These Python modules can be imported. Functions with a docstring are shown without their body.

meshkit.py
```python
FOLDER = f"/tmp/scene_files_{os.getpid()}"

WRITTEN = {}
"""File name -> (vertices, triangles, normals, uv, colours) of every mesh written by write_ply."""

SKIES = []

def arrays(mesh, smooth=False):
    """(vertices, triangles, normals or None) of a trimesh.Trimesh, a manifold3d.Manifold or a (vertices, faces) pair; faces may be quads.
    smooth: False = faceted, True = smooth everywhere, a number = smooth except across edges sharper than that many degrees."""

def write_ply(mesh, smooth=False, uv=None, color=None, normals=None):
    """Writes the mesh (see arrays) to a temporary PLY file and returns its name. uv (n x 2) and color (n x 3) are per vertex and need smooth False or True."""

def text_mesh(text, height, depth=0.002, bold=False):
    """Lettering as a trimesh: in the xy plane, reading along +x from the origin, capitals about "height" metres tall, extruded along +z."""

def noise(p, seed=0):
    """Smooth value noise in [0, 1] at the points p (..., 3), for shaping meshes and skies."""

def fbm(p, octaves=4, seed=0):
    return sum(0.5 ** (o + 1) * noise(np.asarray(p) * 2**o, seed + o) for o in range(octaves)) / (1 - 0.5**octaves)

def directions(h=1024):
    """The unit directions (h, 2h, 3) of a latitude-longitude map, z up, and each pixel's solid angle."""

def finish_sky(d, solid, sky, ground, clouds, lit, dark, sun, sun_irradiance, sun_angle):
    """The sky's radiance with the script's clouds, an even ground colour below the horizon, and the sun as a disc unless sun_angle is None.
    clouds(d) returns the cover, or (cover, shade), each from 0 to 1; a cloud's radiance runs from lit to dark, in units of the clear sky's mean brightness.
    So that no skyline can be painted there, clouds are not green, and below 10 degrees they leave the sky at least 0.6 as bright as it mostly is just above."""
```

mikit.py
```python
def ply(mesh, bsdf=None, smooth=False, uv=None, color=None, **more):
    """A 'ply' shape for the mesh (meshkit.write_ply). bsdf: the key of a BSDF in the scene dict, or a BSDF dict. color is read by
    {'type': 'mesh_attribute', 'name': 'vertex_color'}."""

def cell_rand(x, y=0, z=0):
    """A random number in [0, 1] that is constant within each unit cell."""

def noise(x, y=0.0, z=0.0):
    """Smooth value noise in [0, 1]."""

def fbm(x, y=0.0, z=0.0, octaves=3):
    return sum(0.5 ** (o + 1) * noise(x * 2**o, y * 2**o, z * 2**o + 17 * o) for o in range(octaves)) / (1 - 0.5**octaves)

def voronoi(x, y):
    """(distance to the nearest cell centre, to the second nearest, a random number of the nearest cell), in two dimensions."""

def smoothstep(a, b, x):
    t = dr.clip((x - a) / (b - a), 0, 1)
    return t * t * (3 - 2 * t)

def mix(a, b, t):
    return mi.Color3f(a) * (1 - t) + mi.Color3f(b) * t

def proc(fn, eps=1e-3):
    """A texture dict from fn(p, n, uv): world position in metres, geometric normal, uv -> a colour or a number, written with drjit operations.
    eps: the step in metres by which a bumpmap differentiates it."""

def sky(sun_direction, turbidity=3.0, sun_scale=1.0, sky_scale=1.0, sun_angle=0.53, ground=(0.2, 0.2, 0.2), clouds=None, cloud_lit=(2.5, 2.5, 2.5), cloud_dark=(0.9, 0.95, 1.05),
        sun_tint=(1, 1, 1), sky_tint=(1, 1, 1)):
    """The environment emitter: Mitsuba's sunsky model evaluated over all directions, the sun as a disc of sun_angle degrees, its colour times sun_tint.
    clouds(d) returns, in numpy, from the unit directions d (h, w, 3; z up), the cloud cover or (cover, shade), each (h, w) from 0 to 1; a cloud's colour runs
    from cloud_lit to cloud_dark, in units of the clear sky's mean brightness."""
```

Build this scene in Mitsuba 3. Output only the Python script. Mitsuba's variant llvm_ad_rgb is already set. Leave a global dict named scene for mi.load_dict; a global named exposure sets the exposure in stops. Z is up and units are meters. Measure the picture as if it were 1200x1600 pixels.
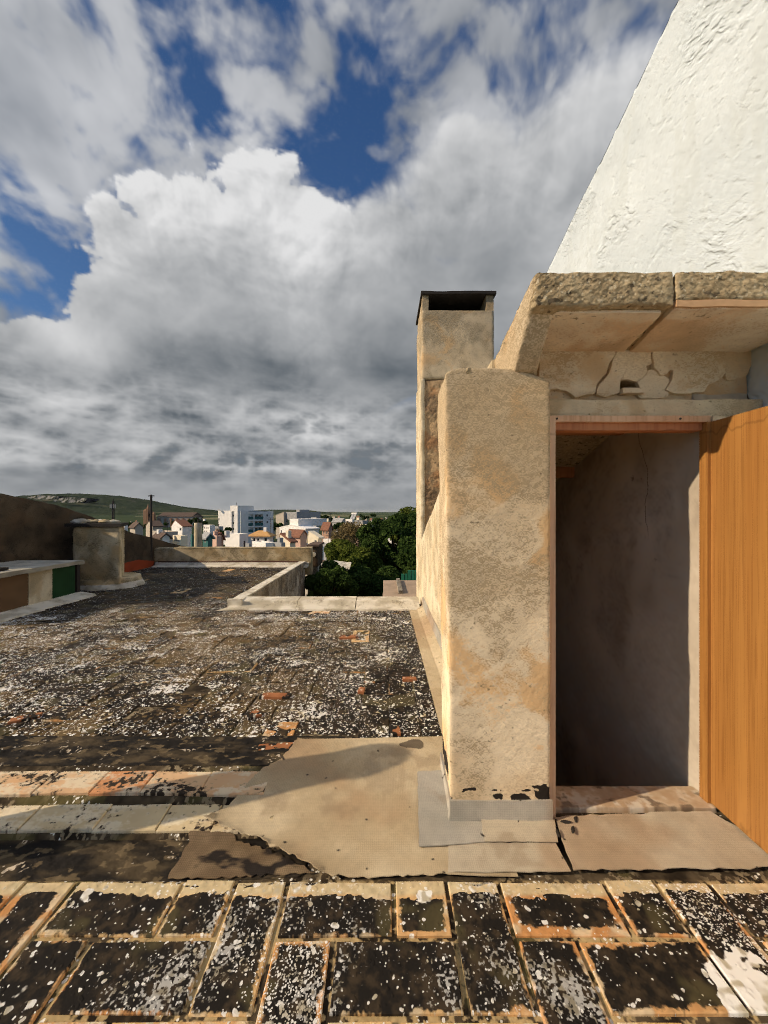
import math, random
import numpy as np, trimesh, drjit as dr, mitsuba as mi, mikit, meshkit
import manifold3d
from manifold3d import Manifold, CrossSection
from scipy.spatial import Delaunay
from shapely.geometry import Polygon, Point, box as sbox
from shapely import contains_xy
from mikit import proc, noise, fbm, voronoi, cell_rand, smoothstep, mix

T = mi.ScalarTransform4f
rng = np.random.default_rng(7)
random.seed(7)
scene, labels = {}, {}
EYE = 1.5

# ---------------------------------------------------------------- camera, sky, exposure
scene['camera'] = {'type': 'perspective', 'fov': 90.0, 'fov_axis': 'x', 'near_clip': 0.05, 'far_clip': 60000.0,
                   'to_world': T().look_at(origin=[0, 0, EYE], target=[0, 1, EYE], up=[0, 0, 1])}
exposure = 1.45
SUN_AZ, SUN_EL = math.radians(16.0), math.radians(28.5)
SUN = [-math.cos(SUN_AZ) * math.cos(SUN_EL), -math.sin(SUN_AZ) * math.cos(SUN_EL), math.sin(SUN_EL)]


def clouds(d):
    az = np.degrees(np.arctan2(d[..., 0], d[..., 1]))
    el = np.degrees(np.arcsin(np.clip(d[..., 2], -1, 1)))

    def ss(a, b, x):
        t = np.clip((x - a) / (b - a), 0, 1)
        return t * t * (3 - 2 * t)

    def nz(q, s, o=5, seed=0):
        return meshkit.fbm(q * s + [11.3, 4.7, 2.1], o, seed)

    def billow(q, s, o=4, seed=0):
        """Rounded heads with sharp creases between them."""
        return sum(0.55 ** k * np.abs(2 * meshkit.noise(q * s * 2.1 ** k + [3.1, 8.7, 1.9 + 5 * k], seed + k) - 1) for k in range(o)) / sum(0.55 ** k for k in range(o))

    def turned(da, de):
        a, e = np.radians(az + da), np.radians(el + de)
        return np.stack([np.sin(a) * np.cos(e), np.cos(a) * np.cos(e), np.sin(e)], -1)

    def lobe(a, e, ra, re):
        x, y = (az - a) * np.cos(np.radians(e)), el - e
        return (1 - np.sqrt((x / ra) ** 2 + (y / re) ** 2)) * min(ra, re)

    def hole(a, e, ra, re, rot=0.0):
        x, y = (az - a) * np.cos(np.radians(e)), el - e
        c, s = math.cos(math.radians(rot)), math.sin(math.radians(rot))
        x, y = x * c + y * s, -x * s + y * c
        return np.exp(-((x / ra) ** 2 + (y / re) ** 2))

    warp = np.stack([nz(d, 5, 3, 61 + k) - 0.5 for k in range(3)], -1)
    dw = d + 0.10 * warp
    big, mid, fine = nz(d, 3.0, 6, 1), nz(dw, 7.0, 6, 2), nz(dw, 22.0, 5, 3)
    bl = billow(dw, 7.5, 5, 5)
    bl_off = billow(turned(-1.3, 1.5) + 0.10 * warp, 7.5, 5, 5)
    bls = billow(dw, 17.0, 4, 15)
    bls_off = billow(turned(-0.6, 0.7) + 0.10 * warp, 17.0, 4, 15)

    # the great cumulus: a heap of towers on the left, soft towards the right
    sd = np.full(az.shape, -60.0)
    for b in ((-34.5, 30.5, 4.3, 4.5), (-31, 35, 4.2, 4.2), (-25.5, 36, 5.2, 4.6), (-19, 36.5, 5.5, 5.0), (-13.5, 36.5, 5.0, 4.6), (-28, 27, 8, 8), (-18, 30, 13, 10), (-6, 30, 12, 9.5),
              (3, 34, 9, 9), (13, 38, 12, 11), (26, 37, 14, 12), (0, 22, 38, 10), (-24, 19, 18, 8), (-43, 15, 9, 6), (-60, 14, 16, 7), (45, 25, 24, 16), (30, 25, 20, 14), (2, 27, 18, 12), (16, 30, 13, 10), (-14, 23, 20, 12)):
        sd = np.maximum(sd, lobe(*b))
    sd = sd + 5.0 * (bl - 0.38) + 1.6 * (bls - 0.36) + 4.0 * (mid - 0.5)
    soft = 0.5 + 4.5 * ss(-12, 8, az)
    cum = ss(-0.25 * soft, 0.9 * soft, sd)
    relief = 2.6 * (bl - bl_off) + 1.4 * (bls - bls_off)
    inside = ss(0.0, 9.0, sd)
    fall = ss(41, 18, el + 7 * (mid - 0.5) + 0.10 * (az + 25) * -1)
    shade_c = 0.06 + 0.22 * inside + 0.46 * fall - 0.30 * relief * (1 - 0.72 * ss(0.15, 0.8, fall)) * (1 - 0.45 * ss(-12, 4, az)) + 0.16 * ss(-14, 6, az) * (1 - fall) + 0.24 * ss(24, 17, el + 6 * (mid - .5)) + 0.60 * (0.5 - mid) + .25 * (0.5 - big)
    shade_c = np.clip(shade_c - 0.34 * hole(-42, 18.5, 9, 3.6) - 0.12 * hole(-27, 36, 12, 5), 0, 1)

    # veil of thin cloud above, torn open in places
    veil = 0.45 * big + 0.35 * mid + 0.20 * fine
    gap = (1.0 * hole(-1, 48, 3.2, 9, -20) + 0.95 * hole(-23, 43.5, 7, 2.0, -8) + 1.05 * hole(-10, 42.5, 4.5, 3.0, -35) + 1.15 * hole(-38, 26.0, 4.5, 3.6, 25)
           + 1.1 * hole(-41, 21.6, 5.0, 2.0, 0) + 0.75 * hole(-43.5, 30, 3.0, 4, 0) + 0.85 * hole(-17, 51, 7, 3, 30) + 0.65 * hole(-27, 47, 6, 2, -40) + 0.85 * hole(33, 44, 4, 7, 20)
           + 0.65 * hole(20, 53, 10, 2.5, 0) + 0.6 * hole(8, 56, 10, 3, 0) + 0.45 * ss(95, 150, np.abs(az)))
    thin = ss(0.20, 0.66, veil + 0.13 - 0.31 * gap + 0.65 * (fine - 0.5) + 0.40 * (mid - 0.5) + 0.35 * (nz(dw, 50.0, 3, 71) - 0.5))
    shade_v = 0.34 + 0.40 * ss(0.36, 0.62, nz(dw, 4.0, 5, 9)) - 0.30 * (fine - 0.5) - 0.10 * hole(-42, 38, 9, 9) - 0.5 * (mid - .5)
    shade_v = np.clip(shade_v, 0, 1)

    # banks under the cumulus: soft small heaps, closing up to an even paler band at the horizon
    flat = np.array([1.0, 1.0, 1.75])
    off = turned(-0.7, 0.9)
    B0 = 0.55 * nz((d + 0.05 * warp) * flat, 8.0, 6, 21) + 0.45 * (1 - billow((d + 0.03 * warp) * flat, 14.0, 4, 33))
    B1 = 0.55 * nz((off + 0.05 * warp) * flat, 8.0, 6, 21) + 0.45 * (1 - billow((off + 0.03 * warp) * flat, 14.0, 4, 33))
    low = ss(20.5, 14, el + 7 * (mid - 0.5))
    glow = hole(-11, 12.0, 7, 2.4) + 0.9 * hole(-43, 6.5, 16, 1.8) + 0.7 * hole(-40, 12, 7, 2.0) + 0.7 * hole(-19, 6.5, 10, 1.4) + 0.6 * hole(2, 10, 6, 1.4) + 0.5 * hole(-30, 9, 8, 1.5)
    shade_l = 0.74 - 0.55 * (B0 - B1) - 0.65 * (B0 - 0.56) - 0.9 * (mid - 0.5) - 0.34 * glow * ss(0.46, 0.68, B0)
    hz = ss(7.0, 1.5, el)
    shade_l = shade_l * (1 - 0.7 * hz) + 0.7 * hz * (0.66 + 0.12 * ss(-25, 0, az))
    ahead = ss(130, 80, np.abs(az))
    cum = cum * ahead
    clear = ss(75, 125, np.abs(az + 10)) * ss(80, 62, el)
    thin, low = thin * (1 - 0.8 * clear), low * (1 - 0.75 * clear)
    cover = np.maximum(0.84 * thin, cum)
    shade = shade_v * (1 - cum) + shade_c * cum
    shade = shade * (1 - low) + np.clip(shade_l, 0, 1) * low
    return np.clip(np.maximum(cover, low), 0, 1), np.clip(shade, 0, 1)


scene['sky'] = mikit.sky(SUN, turbidity=3.0, clouds=clouds, cloud_lit=(4.2, 4.2, 4.2), cloud_dark=(0.66, 0.77, 0.88), sky_tint=(0.55, 0.76, 1.05), sun_tint=(1.10, 1.13, 1.26))


# ---------------------------------------------------------------- materials
def pr(color, rough=0.9, spec=0.25, **more):
    return {'type': 'principled', 'base_color': proc(color) if callable(color) else {'type': 'rgb', 'value': list(color)},
            'roughness': proc(rough) if callable(rough) else rough, 'specular': spec, **more}


def bumped(b, fn, scale, eps=2e-3):
    return {'type': 'bumpmap', 'arbitrary': proc(fn, eps), 'scale': scale, 'bsdf': b}


def sel(c, a, b):
    return dr.select(c, mi.Float(a), mi.Float(b))


def spots(x, y, s, size, dens):
    """Round lichen spots: voronoi cells of frequency s that carry a spot of relative radius size where their number is below dens."""
    a, b, w = voronoi(x * s + 0.40 * noise(x * s * 1.7, y * s * 1.7), y * s + 0.40 * noise(x * s * 1.7, y * s * 1.7, 5))
    r = size * (0.35 + 0.65 * cell_rand(w * 9973))
    return smoothstep(0.05, -0.02, a - r) * sel(cell_rand(w * 7919, 3) < dens, 1, 0)


def tile_colour(front):
    def fn(p, n, uv):
        idx, typ = dr.floor(uv.x), dr.floor(uv.y)
        fa, fb = (uv.x - idx - 0.02) / 0.96, (uv.y - typ - 0.02) / 0.96
        la, lb = dr.select(typ < 0.5, 0.41, 0.20), dr.select(typ < 0.5, 0.20, 0.41)
        d = dr.minimum(dr.minimum(fa, 1 - fa) * la, dr.minimum(fb, 1 - fb) * lb)
        r1, r2, r3, r4 = (cell_rand(idx, k) for k in (1, 2, 3, 4))
        x, y = p.x, p.y
        f1, f2 = fbm(x * 9, y * 9, 0.3 + r1 * 20, 4), fbm(x * 42, y * 42, 1.0, 3)
        clay = mix((0.58, 0.28, 0.10), (0.70, 0.47, 0.22), smoothstep(0.25, 0.75, 0.6 * r1 + 0.5 * f1))
        clay = mix(clay, (0.70, 0.58, 0.38), smoothstep(0.52, 0.66, fbm(x * 13, y * 13, 7.0, 3)) * 0.8)
        edge = (-0.003 + 0.044 * r2 * r2) if front else (-0.020 + 0.026 * r2 * r2 * r2)
        t = d - edge + 0.05 * (f1 - 0.5) + 0.022 * (f2 - 0.5)
        if front:
            t = t - 0.25 * smoothstep(1.505, 1.520, y + 0.07 * (fbm(x * 5, y * 14, 2.0, 4) - 0.5) - 0.03 * (f2 - .5)) * smoothstep(0.36, 0.42, fbm(x * 6, y * 20, 6.0, 4))
            clay = mix(clay, (0.62, 0.52, 0.31), smoothstep(1.49, 1.515, y) * 0.85)
        else:
            t = t - 0.16 * smoothstep(0.988, 0.995, r4) * smoothstep(0.42, 0.5, f1)
        blk = smoothstep(-0.006, 0.006, t + 0.012 * (fbm(x * 130, y * 130, 3.0, 2) - 0.5))
        dark = mix((0.010, 0.008, 0.006), (0.046, 0.032, 0.018), smoothstep(0.40, 0.80, fbm(x * 30, y * 30, 4.0, 4)))
        dark = mix(dark, (0.085, 0.070, 0.030), smoothstep(0.60, 0.72, fbm(x * 5, y * 5, 9.0, 4)) * 0.7)
        col = mix(clay * (0.7 + 0.5 * f2), dark, blk)
        patch = fbm(x * 3.1, y * 3.1, 3.0, 3)
        if front:
            dn = smoothstep(0.38, 0.66, 0.5 * patch + 0.25 * r3 + 0.25 * fbm(x * 1.1 + 0.45, y * 0.7, 1.0, 2))
            w = dr.maximum(spots(x, y, 62, 0.42, 0.05 + 0.22 * dn), spots(x + 3, y, 150, 0.5, 0.03 + 0.42 * dn * dn))
            w = dr.maximum(w, spots(x, y + 7, 26, 0.30, 0.07 + 0.10 * dn))
            w = dr.maximum(w, 0.55 * smoothstep(0.60, 0.70, 0.55 * fbm(x * 5 + 6, y * 5, 2.0, 4) + 0.45 * fbm(x * 120, y * 120, 3.0, 2)))
            crust = smoothstep(0.74, 0.765, fbm(x * 6 + 3, y * 6, 11.0, 5) + 0.17 * smoothstep(0.75, 1.15, x) * smoothstep(1.42, 1.22, y) + .10 * (f2 - .5) - 0.07 * smoothstep(0.9, 0.3, x))
            w = dr.maximum(w * 0.85, crust)
            wc = mix((0.50, 0.45, 0.33), (0.86, 0.85, 0.79), smoothstep(0.15, 0.55, noise(x * 45, y * 45)))
        else:
            far = smoothstep(5.6, 7.0, y - 0.25 * (x + 2.0))  # sparser lichen and crust far left, also putting the corner shade into the colour
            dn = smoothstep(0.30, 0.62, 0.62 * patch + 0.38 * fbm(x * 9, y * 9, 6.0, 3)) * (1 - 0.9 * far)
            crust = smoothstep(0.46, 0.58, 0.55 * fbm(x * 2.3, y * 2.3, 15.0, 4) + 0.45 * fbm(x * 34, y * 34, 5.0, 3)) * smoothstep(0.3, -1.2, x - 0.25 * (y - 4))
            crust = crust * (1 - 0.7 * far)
            col = mix(col, mix((0.085, 0.052, 0.022), (0.29, 0.195, 0.085), f2), 0.66 * crust)
            w = dr.maximum(spots(x, y, 36, 0.40, 0.05 + 0.22 * dn), spots(x + 3, y, 84, 0.44, 0.05 + 0.25 * dn))
            w = dr.maximum(w, spots(x, y + 7, 19, 0.30, 0.07 * dn)) * (0.35 + .65 * blk)
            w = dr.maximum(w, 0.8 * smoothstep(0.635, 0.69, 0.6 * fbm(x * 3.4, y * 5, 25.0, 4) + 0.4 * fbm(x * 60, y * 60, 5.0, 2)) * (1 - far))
            wc = mix((0.52, 0.44, 0.28), (0.88, 0.86, 0.80), smoothstep(0.10, 0.45, noise(x * 24, y * 24)))
        return mix(col, wc, w)
    return fn


def lichen_bump(p, n, uv):
    return 0.5 * fbm(p.x * 60, p.y * 60, p.z * 60, 3) + 0.5 * spots(p.x, p.y, 46, 0.46, 0.3)


scene['mat_front_tile'] = bumped(pr(tile_colour(True), 0.85, 0.25), lichen_bump, 0.0035)
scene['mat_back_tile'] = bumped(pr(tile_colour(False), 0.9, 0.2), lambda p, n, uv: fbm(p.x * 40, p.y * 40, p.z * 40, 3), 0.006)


def mortar_col(p, n, uv):
    x, y = p.x, p.y
    f, g = fbm(x * 14, y * 14, p.z * 14, 4), fbm(x * 55, y * 55, 2.0, 3)
    c = mix((0.022, 0.016, 0.010), (0.10, 0.075, 0.045), smoothstep(0.3, 0.75, f))
    c = mix(c, (0.30, 0.24, 0.15), smoothstep(0.50, 0.62, g) * smoothstep(0.40, 0.62, fbm(x * 5, y * 5, 8.0, 3)) * 0.8)
    c = mix(c, (0.14, 0.12, 0.045), smoothstep(0.60, 0.68, fbm(x * 4, y * 4, 22.0, 3)) * 0.6)
    c = mix(c, (0.50, 0.37, 0.18), smoothstep(1.58, 1.56, y) * smoothstep(0.44, 0.56, 0.5 * fbm(x * 8, y * 8, 6.0, 3) + 0.5 * g) * 0.85)
    return mix(c, (0.72, 0.70, 0.62), spots(x, y, 70, 0.5, 0.22 * smoothstep(0.4, 0.6, fbm(x * 3, y * 3, 5.0, 3))))


scene['mat_mortar'] = bumped(pr(mortar_col, 0.95, 0.15), lambda p, n, uv: fbm(p.x * 45, p.y * 45, p.z * 45, 4), 0.010)


def gutter_col(p, n, uv):
    x, y = p.x, p.y
    f = fbm(x * 6 + 2.5 * y, y * 16, 1.0, 5)
    c = mix((0.010, 0.008, 0.006), (0.075, 0.055, 0.030), smoothstep(0.36, 0.74, f))
    c = mix(c, (0.19, 0.14, 0.075), smoothstep(0.60, 0.70, fbm(x * 18, y * 30, 4.0, 4)) * 0.6)
    return mix(c, (0.52, 0.44, 0.33), smoothstep(0.68, 0.74, 0.6 * fbm(x * 9, y * 14, 9.0, 4) + 0.4 * fbm(x * 70, y * 70, 1.0, 2)))


scene['mat_gutter'] = bumped(pr(gutter_col, 0.85, 0.25), lambda p, n, uv: fbm(p.x * 24, p.y * 40, p.z * 30, 4), 0.014)


def step_tile_col(p, n, uv):
    x, y = p.x, p.y
    r = cell_rand(dr.floor(uv.x), 3)
    up = smoothstep(1.95, 1.98, y)
    f, g = fbm(x * 9, y * 14, 3.0, 4), fbm(x * 55, y * 70, 1.0, 3)
    c = mix(mix((0.54, 0.42, 0.24), (0.66, 0.55, 0.34), f), mix((0.62, 0.36, 0.18), (0.66, 0.48, 0.29), f), up)
    c = mix(c, (0.56, 0.23, 0.09), sel(r < 0.2, 0.75, 0.0) * up)
    c = mix(c, (0.74, 0.65, 0.47), smoothstep(0.46, 0.60, 0.7 * fbm(x * 6, y * 22, 5.0, 4) + 0.3 * g) * 0.75)
    d = 0.6 * fbm(x * 5, y * 9, 13.0, 4) + 0.4 * g
    c = mix(c, (0.14, 0.10, 0.06), smoothstep(0.50, 0.62, d) * 0.6)
    return mix(c, (0.035, 0.025, 0.016), smoothstep(0.585, 0.62, d))


scene['mat_step_tile'] = bumped(pr(step_tile_col, 0.85, 0.25), lambda p, n, uv: fbm(p.x * 50, p.y * 50, p.z * 50, 3), 0.004)


def membrane_col(tone):
    def fn(p, n, uv):
        x, y = p.x, p.y + p.z
        f, g = fbm(x * 3.2, y * 3.2, tone * 9.0, 4), fbm(x * 30, y * 30, 2.0, 3)
        a = mix((0.47, 0.37, 0.225), (0.60, 0.50, 0.33), smoothstep(0.3, 0.7, 0.75 * f + 0.25 * fbm(x * 14, y * 14, 6.0, 3)))
        b = mix((0.36, 0.34, 0.285), (0.46, 0.43, 0.365), smoothstep(0.3, 0.7, f))
        c = mix(a, b, tone)
        c = mix(c, (0.38, 0.24, 0.13), smoothstep(0.55, 0.72, fbm(x * 2.1 + 5, y * 2.1, 4.0, 4)) * 0.55)
        gx, gy = dr.abs(x * 115 - dr.floor(x * 115) - 0.5), dr.abs(y * 115 - dr.floor(y * 115) - 0.5)
        grid = dr.maximum(smoothstep(0.30, 0.46, gx), smoothstep(0.30, 0.46, gy))
        c = c * (0.90 + 0.20 * g) * (1 - 0.17 * grid)
        stain = smoothstep(0.60, 0.72, 0.8 * fbm(x * 3.5, y * 3.5, 31.0, 4) + 0.2 * g)
        c = mix(c, (0.22, 0.15, 0.09), 0.40 * stain)
        c = mix(c, (0.05, 0.035, 0.025), 0.8 * smoothstep(0.052, 0.046, dr.sqrt(dr.square((p.x - 0.175) * 0.55) + dr.square((p.y - 2.40) * 1.1)) + 0.09 * (fbm(x * 9, y * 9, 3.0, 3) - 0.5)))
        return mix(c, (0.03, 0.025, 0.02), spots(x, y, 8, 0.05, 0.25))
    return fn


def grid_bump(p, n, uv):
    x, y = p.x * 115, (p.y + p.z) * 115
    gx, gy = dr.abs(x - dr.floor(x) - 0.5), dr.abs(y - dr.floor(y) - 0.5)
    return 0.0006 * smoothstep(0.5, 0.25, dr.maximum(gx, gy)) + 0.008 * fbm(p.x * 5, p.y * 5, p.z * 5, 3)


scene['mat_membrane'] = bumped(pr(membrane_col(0.0), 0.75, 0.3), grid_bump, 1.0)
scene['mat_membrane_grey'] = bumped(pr(membrane_col(0.95), 0.6, 0.4), grid_bump, 1.0)
scene['mat_membrane_pale'] = bumped(pr(membrane_col(0.45), 0.7, 0.3), grid_bump, 1.0)


def old_sheet_col(p, n, uv):
    x, y = p.x, p.y
    gx, gy = dr.abs(x * 115 - dr.floor(x * 115) - 0.5), dr.abs(y * 115 - dr.floor(y * 115) - 0.5)
    c = mix((0.15, 0.10, 0.055), (0.24, 0.17, 0.095), smoothstep(0.3, 0.7, fbm(x * 7, y * 7, 1.0, 4)))
    c = mix(c, (0.02, 0.014, 0.01), smoothstep(0.55, 0.63, fbm(x * 4, y * 9, 3.0, 5)))
    return c * (1 - 0.3 * dr.maximum(smoothstep(0.30, 0.46, gx), smoothstep(0.30, 0.46, gy)))


scene['mat_old_sheet'] = bumped(pr(old_sheet_col, 0.8, 0.3), grid_bump, 1.5)


def stucco(base, warm, pale, grime, seed, top=None, foot=None, streak=0.0, pick=1.0, level=0.0):
    """Old lime render: cream coat, warmer coat where it has rubbed thin, grey lichen crust with a grain of its own."""
    def fn(p, n, uv):
        x, y, z = p.x, p.y, p.z
        w = 0.35 * (fbm(x * 3, y * 3, z * 3 + seed, 3) - 0.5)
        x, z = x + w, z - w
        f, g = fbm(x * 1.7, y * 1.7, z * 1.7 + seed, 4), fbm(x * 13, y * 13, z * 13 + seed, 4)
        h, k = fbm(p.x * 55, p.y * 55, p.z * 55, 3), noise(p.x * 170, p.y * 170, p.z * 170)
        grain = 0.34 * g + 0.33 * h + 0.33 * k
        c = mix(base, pale, smoothstep(0.38, 0.60, 0.65 * f + 0.35 * grain))
        m = smoothstep(0.50, 0.60, 0.72 * fbm(x * 3.8 + 9, y * 3.8, z * 3.0 + seed, 4) + 0.28 * grain)
        c = mix(c, warm, m * 0.72 * pick)
        lev = 0.535 - level - (0.0 if top is None else 0.20 * smoothstep(top[0], top[1], z + 1.8 * (f - 0.5)) - 0.03)
        m = smoothstep(lev - 0.11, lev + 0.12, 0.55 * fbm(x * 5, y * 5, z * 3.4 + 3 * seed, 4) + 0.45 * grain)
        c = mix(c, grime, m * (0.45 + 0.50 * smoothstep(0.36, 0.62, 0.5 * h + 0.5 * k)))
        if streak:
            c = mix(c, grime, streak * smoothstep(0.44, 0.66, 0.75 * fbm(p.x * 9, p.y * 9, z * 0.8 + seed, 4) + 0.25 * grain))
        c = c * (0.72 + 0.30 * h + 0.26 * k)
        c = mix(c, mi.Color3f(grime) * 0.5, smoothstep(0.66, 0.80, 0.6 * fbm(p.x * 60, p.y * 60, p.z * 60 + seed, 2) + 0.4 * fbm(p.x * 9, p.y * 9, p.z * 9, 3)) * 0.8)
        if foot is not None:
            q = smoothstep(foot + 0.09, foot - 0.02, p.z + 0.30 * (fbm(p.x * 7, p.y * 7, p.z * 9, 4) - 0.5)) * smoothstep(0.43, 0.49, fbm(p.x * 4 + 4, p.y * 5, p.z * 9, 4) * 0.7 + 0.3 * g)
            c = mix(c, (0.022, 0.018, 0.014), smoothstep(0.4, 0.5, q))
        return c
    return fn


def stucco_bump(p, n, uv):
    return 0.6 * fbm(p.x * 22, p.y * 22, p.z * 22, 4) + 0.4 * fbm(p.x * 90, p.y * 90, p.z * 90, 2)


scene['mat_pillar'] = bumped(pr(stucco((0.66, 0.51, 0.32), (0.66, 0.40, 0.165), (0.77, 0.65, 0.46), (0.33, 0.255, 0.155), 1.0, top=(0.7, 2.2), foot=0.17)), stucco_bump, 0.006)
scene['mat_wall_cream'] = bumped(pr(stucco((0.62, 0.53, 0.36), (0.50, 0.38, 0.22), (0.66, 0.58, 0.42), (0.34, 0.28, 0.18), 4.0, streak=0.35)), stucco_bump, 0.008)
scene['mat_underside'] = bumped(pr(stucco((0.68, 0.58, 0.43), (0.58, 0.40, 0.23), (0.74, 0.65, 0.50), (0.44, 0.33, 0.21), 8.0)), stucco_bump, 0.005)
scene['mat_flake'] = bumped(pr(stucco((0.68, 0.58, 0.42), (0.60, 0.43, 0.24), (0.76, 0.68, 0.52), (0.44, 0.33, 0.20), 12.0)), stucco_bump, 0.005)
scene['mat_raw'] = bumped(pr(stucco((0.56, 0.44, 0.29), (0.56, 0.36, 0.18), (0.62, 0.51, 0.35), (0.36, 0.27, 0.17), 15.0)), stucco_bump, 0.012)
scene['mat_brick_rubble'] = bumped(pr(stucco((0.40, 0.25, 0.13), (0.46, 0.22, 0.09), (0.52, 0.36, 0.20), (0.16, 0.11, 0.07), 18.0)), stucco_bump, 0.03)
scene['mat_chimney'] = bumped(pr(stucco((0.50, 0.40, 0.26), (0.54, 0.36, 0.18), (0.58, 0.49, 0.34), (0.25, 0.20, 0.125), 21.0, top=(3.9, 5.2))), stucco_bump, 0.01)
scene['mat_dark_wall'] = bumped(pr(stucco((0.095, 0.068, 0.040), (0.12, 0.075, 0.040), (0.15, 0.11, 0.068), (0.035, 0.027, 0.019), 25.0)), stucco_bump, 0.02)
scene['mat_parapet'] = bumped(pr(stucco((0.44, 0.345, 0.19), (0.46, 0.32, 0.15), (0.68, 0.57, 0.37), (0.17, 0.13, 0.07), 29.0)), stucco_bump, 0.014)
scene['mat_drip_wall'] = bumped(pr(stucco((0.36, 0.30, 0.21), (0.30, 0.22, 0.13), (0.58, 0.53, 0.43), (0.055, 0.042, 0.028), 33.0, streak=0.55, level=0.05)), stucco_bump, 0.02)


def concrete_col(p, n, uv):
    x, y, z = p.x, p.y, p.z
    f, g = fbm(x * 9, y * 9, z * 9, 4), fbm(x * 70, y * 70, z * 70, 3)
    c = mix((0.27, 0.205, 0.12), (0.46, 0.37, 0.23), smoothstep(0.3, 0.7, 0.5 * f + 0.5 * g))
    c = mix(c, (0.05, 0.04, 0.03), smoothstep(0.60, 0.70, fbm(x * 34, y * 34, z * 34, 4)) * 0.8)
    return mix(c, (0.50, 0.43, 0.30), spots(x, z + y, 60, 0.4, 0.2))


scene['mat_concrete'] = bumped(pr(concrete_col, 0.95, 0.15), lambda p, n, uv: fbm(p.x * 55, p.y * 55, p.z * 55, 4), 0.022)


def white_col(p, n, uv):
    x, y, z = p.x, p.y, p.z
    c = mix((0.58, 0.655, 0.695), (0.64, 0.715, 0.755), smoothstep(0.3, 0.7, fbm(x * 1.5, y * 1.5, z * 1.5, 4)))
    c = mix(c, (0.55, 0.61, 0.62), 0.4 * smoothstep(0.54, 0.72, fbm(y * 9, z * 3, 3.0, 4)))
    return c * (0.95 + 0.10 * fbm(y * 40, z * 40, 1.0, 2))


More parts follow.
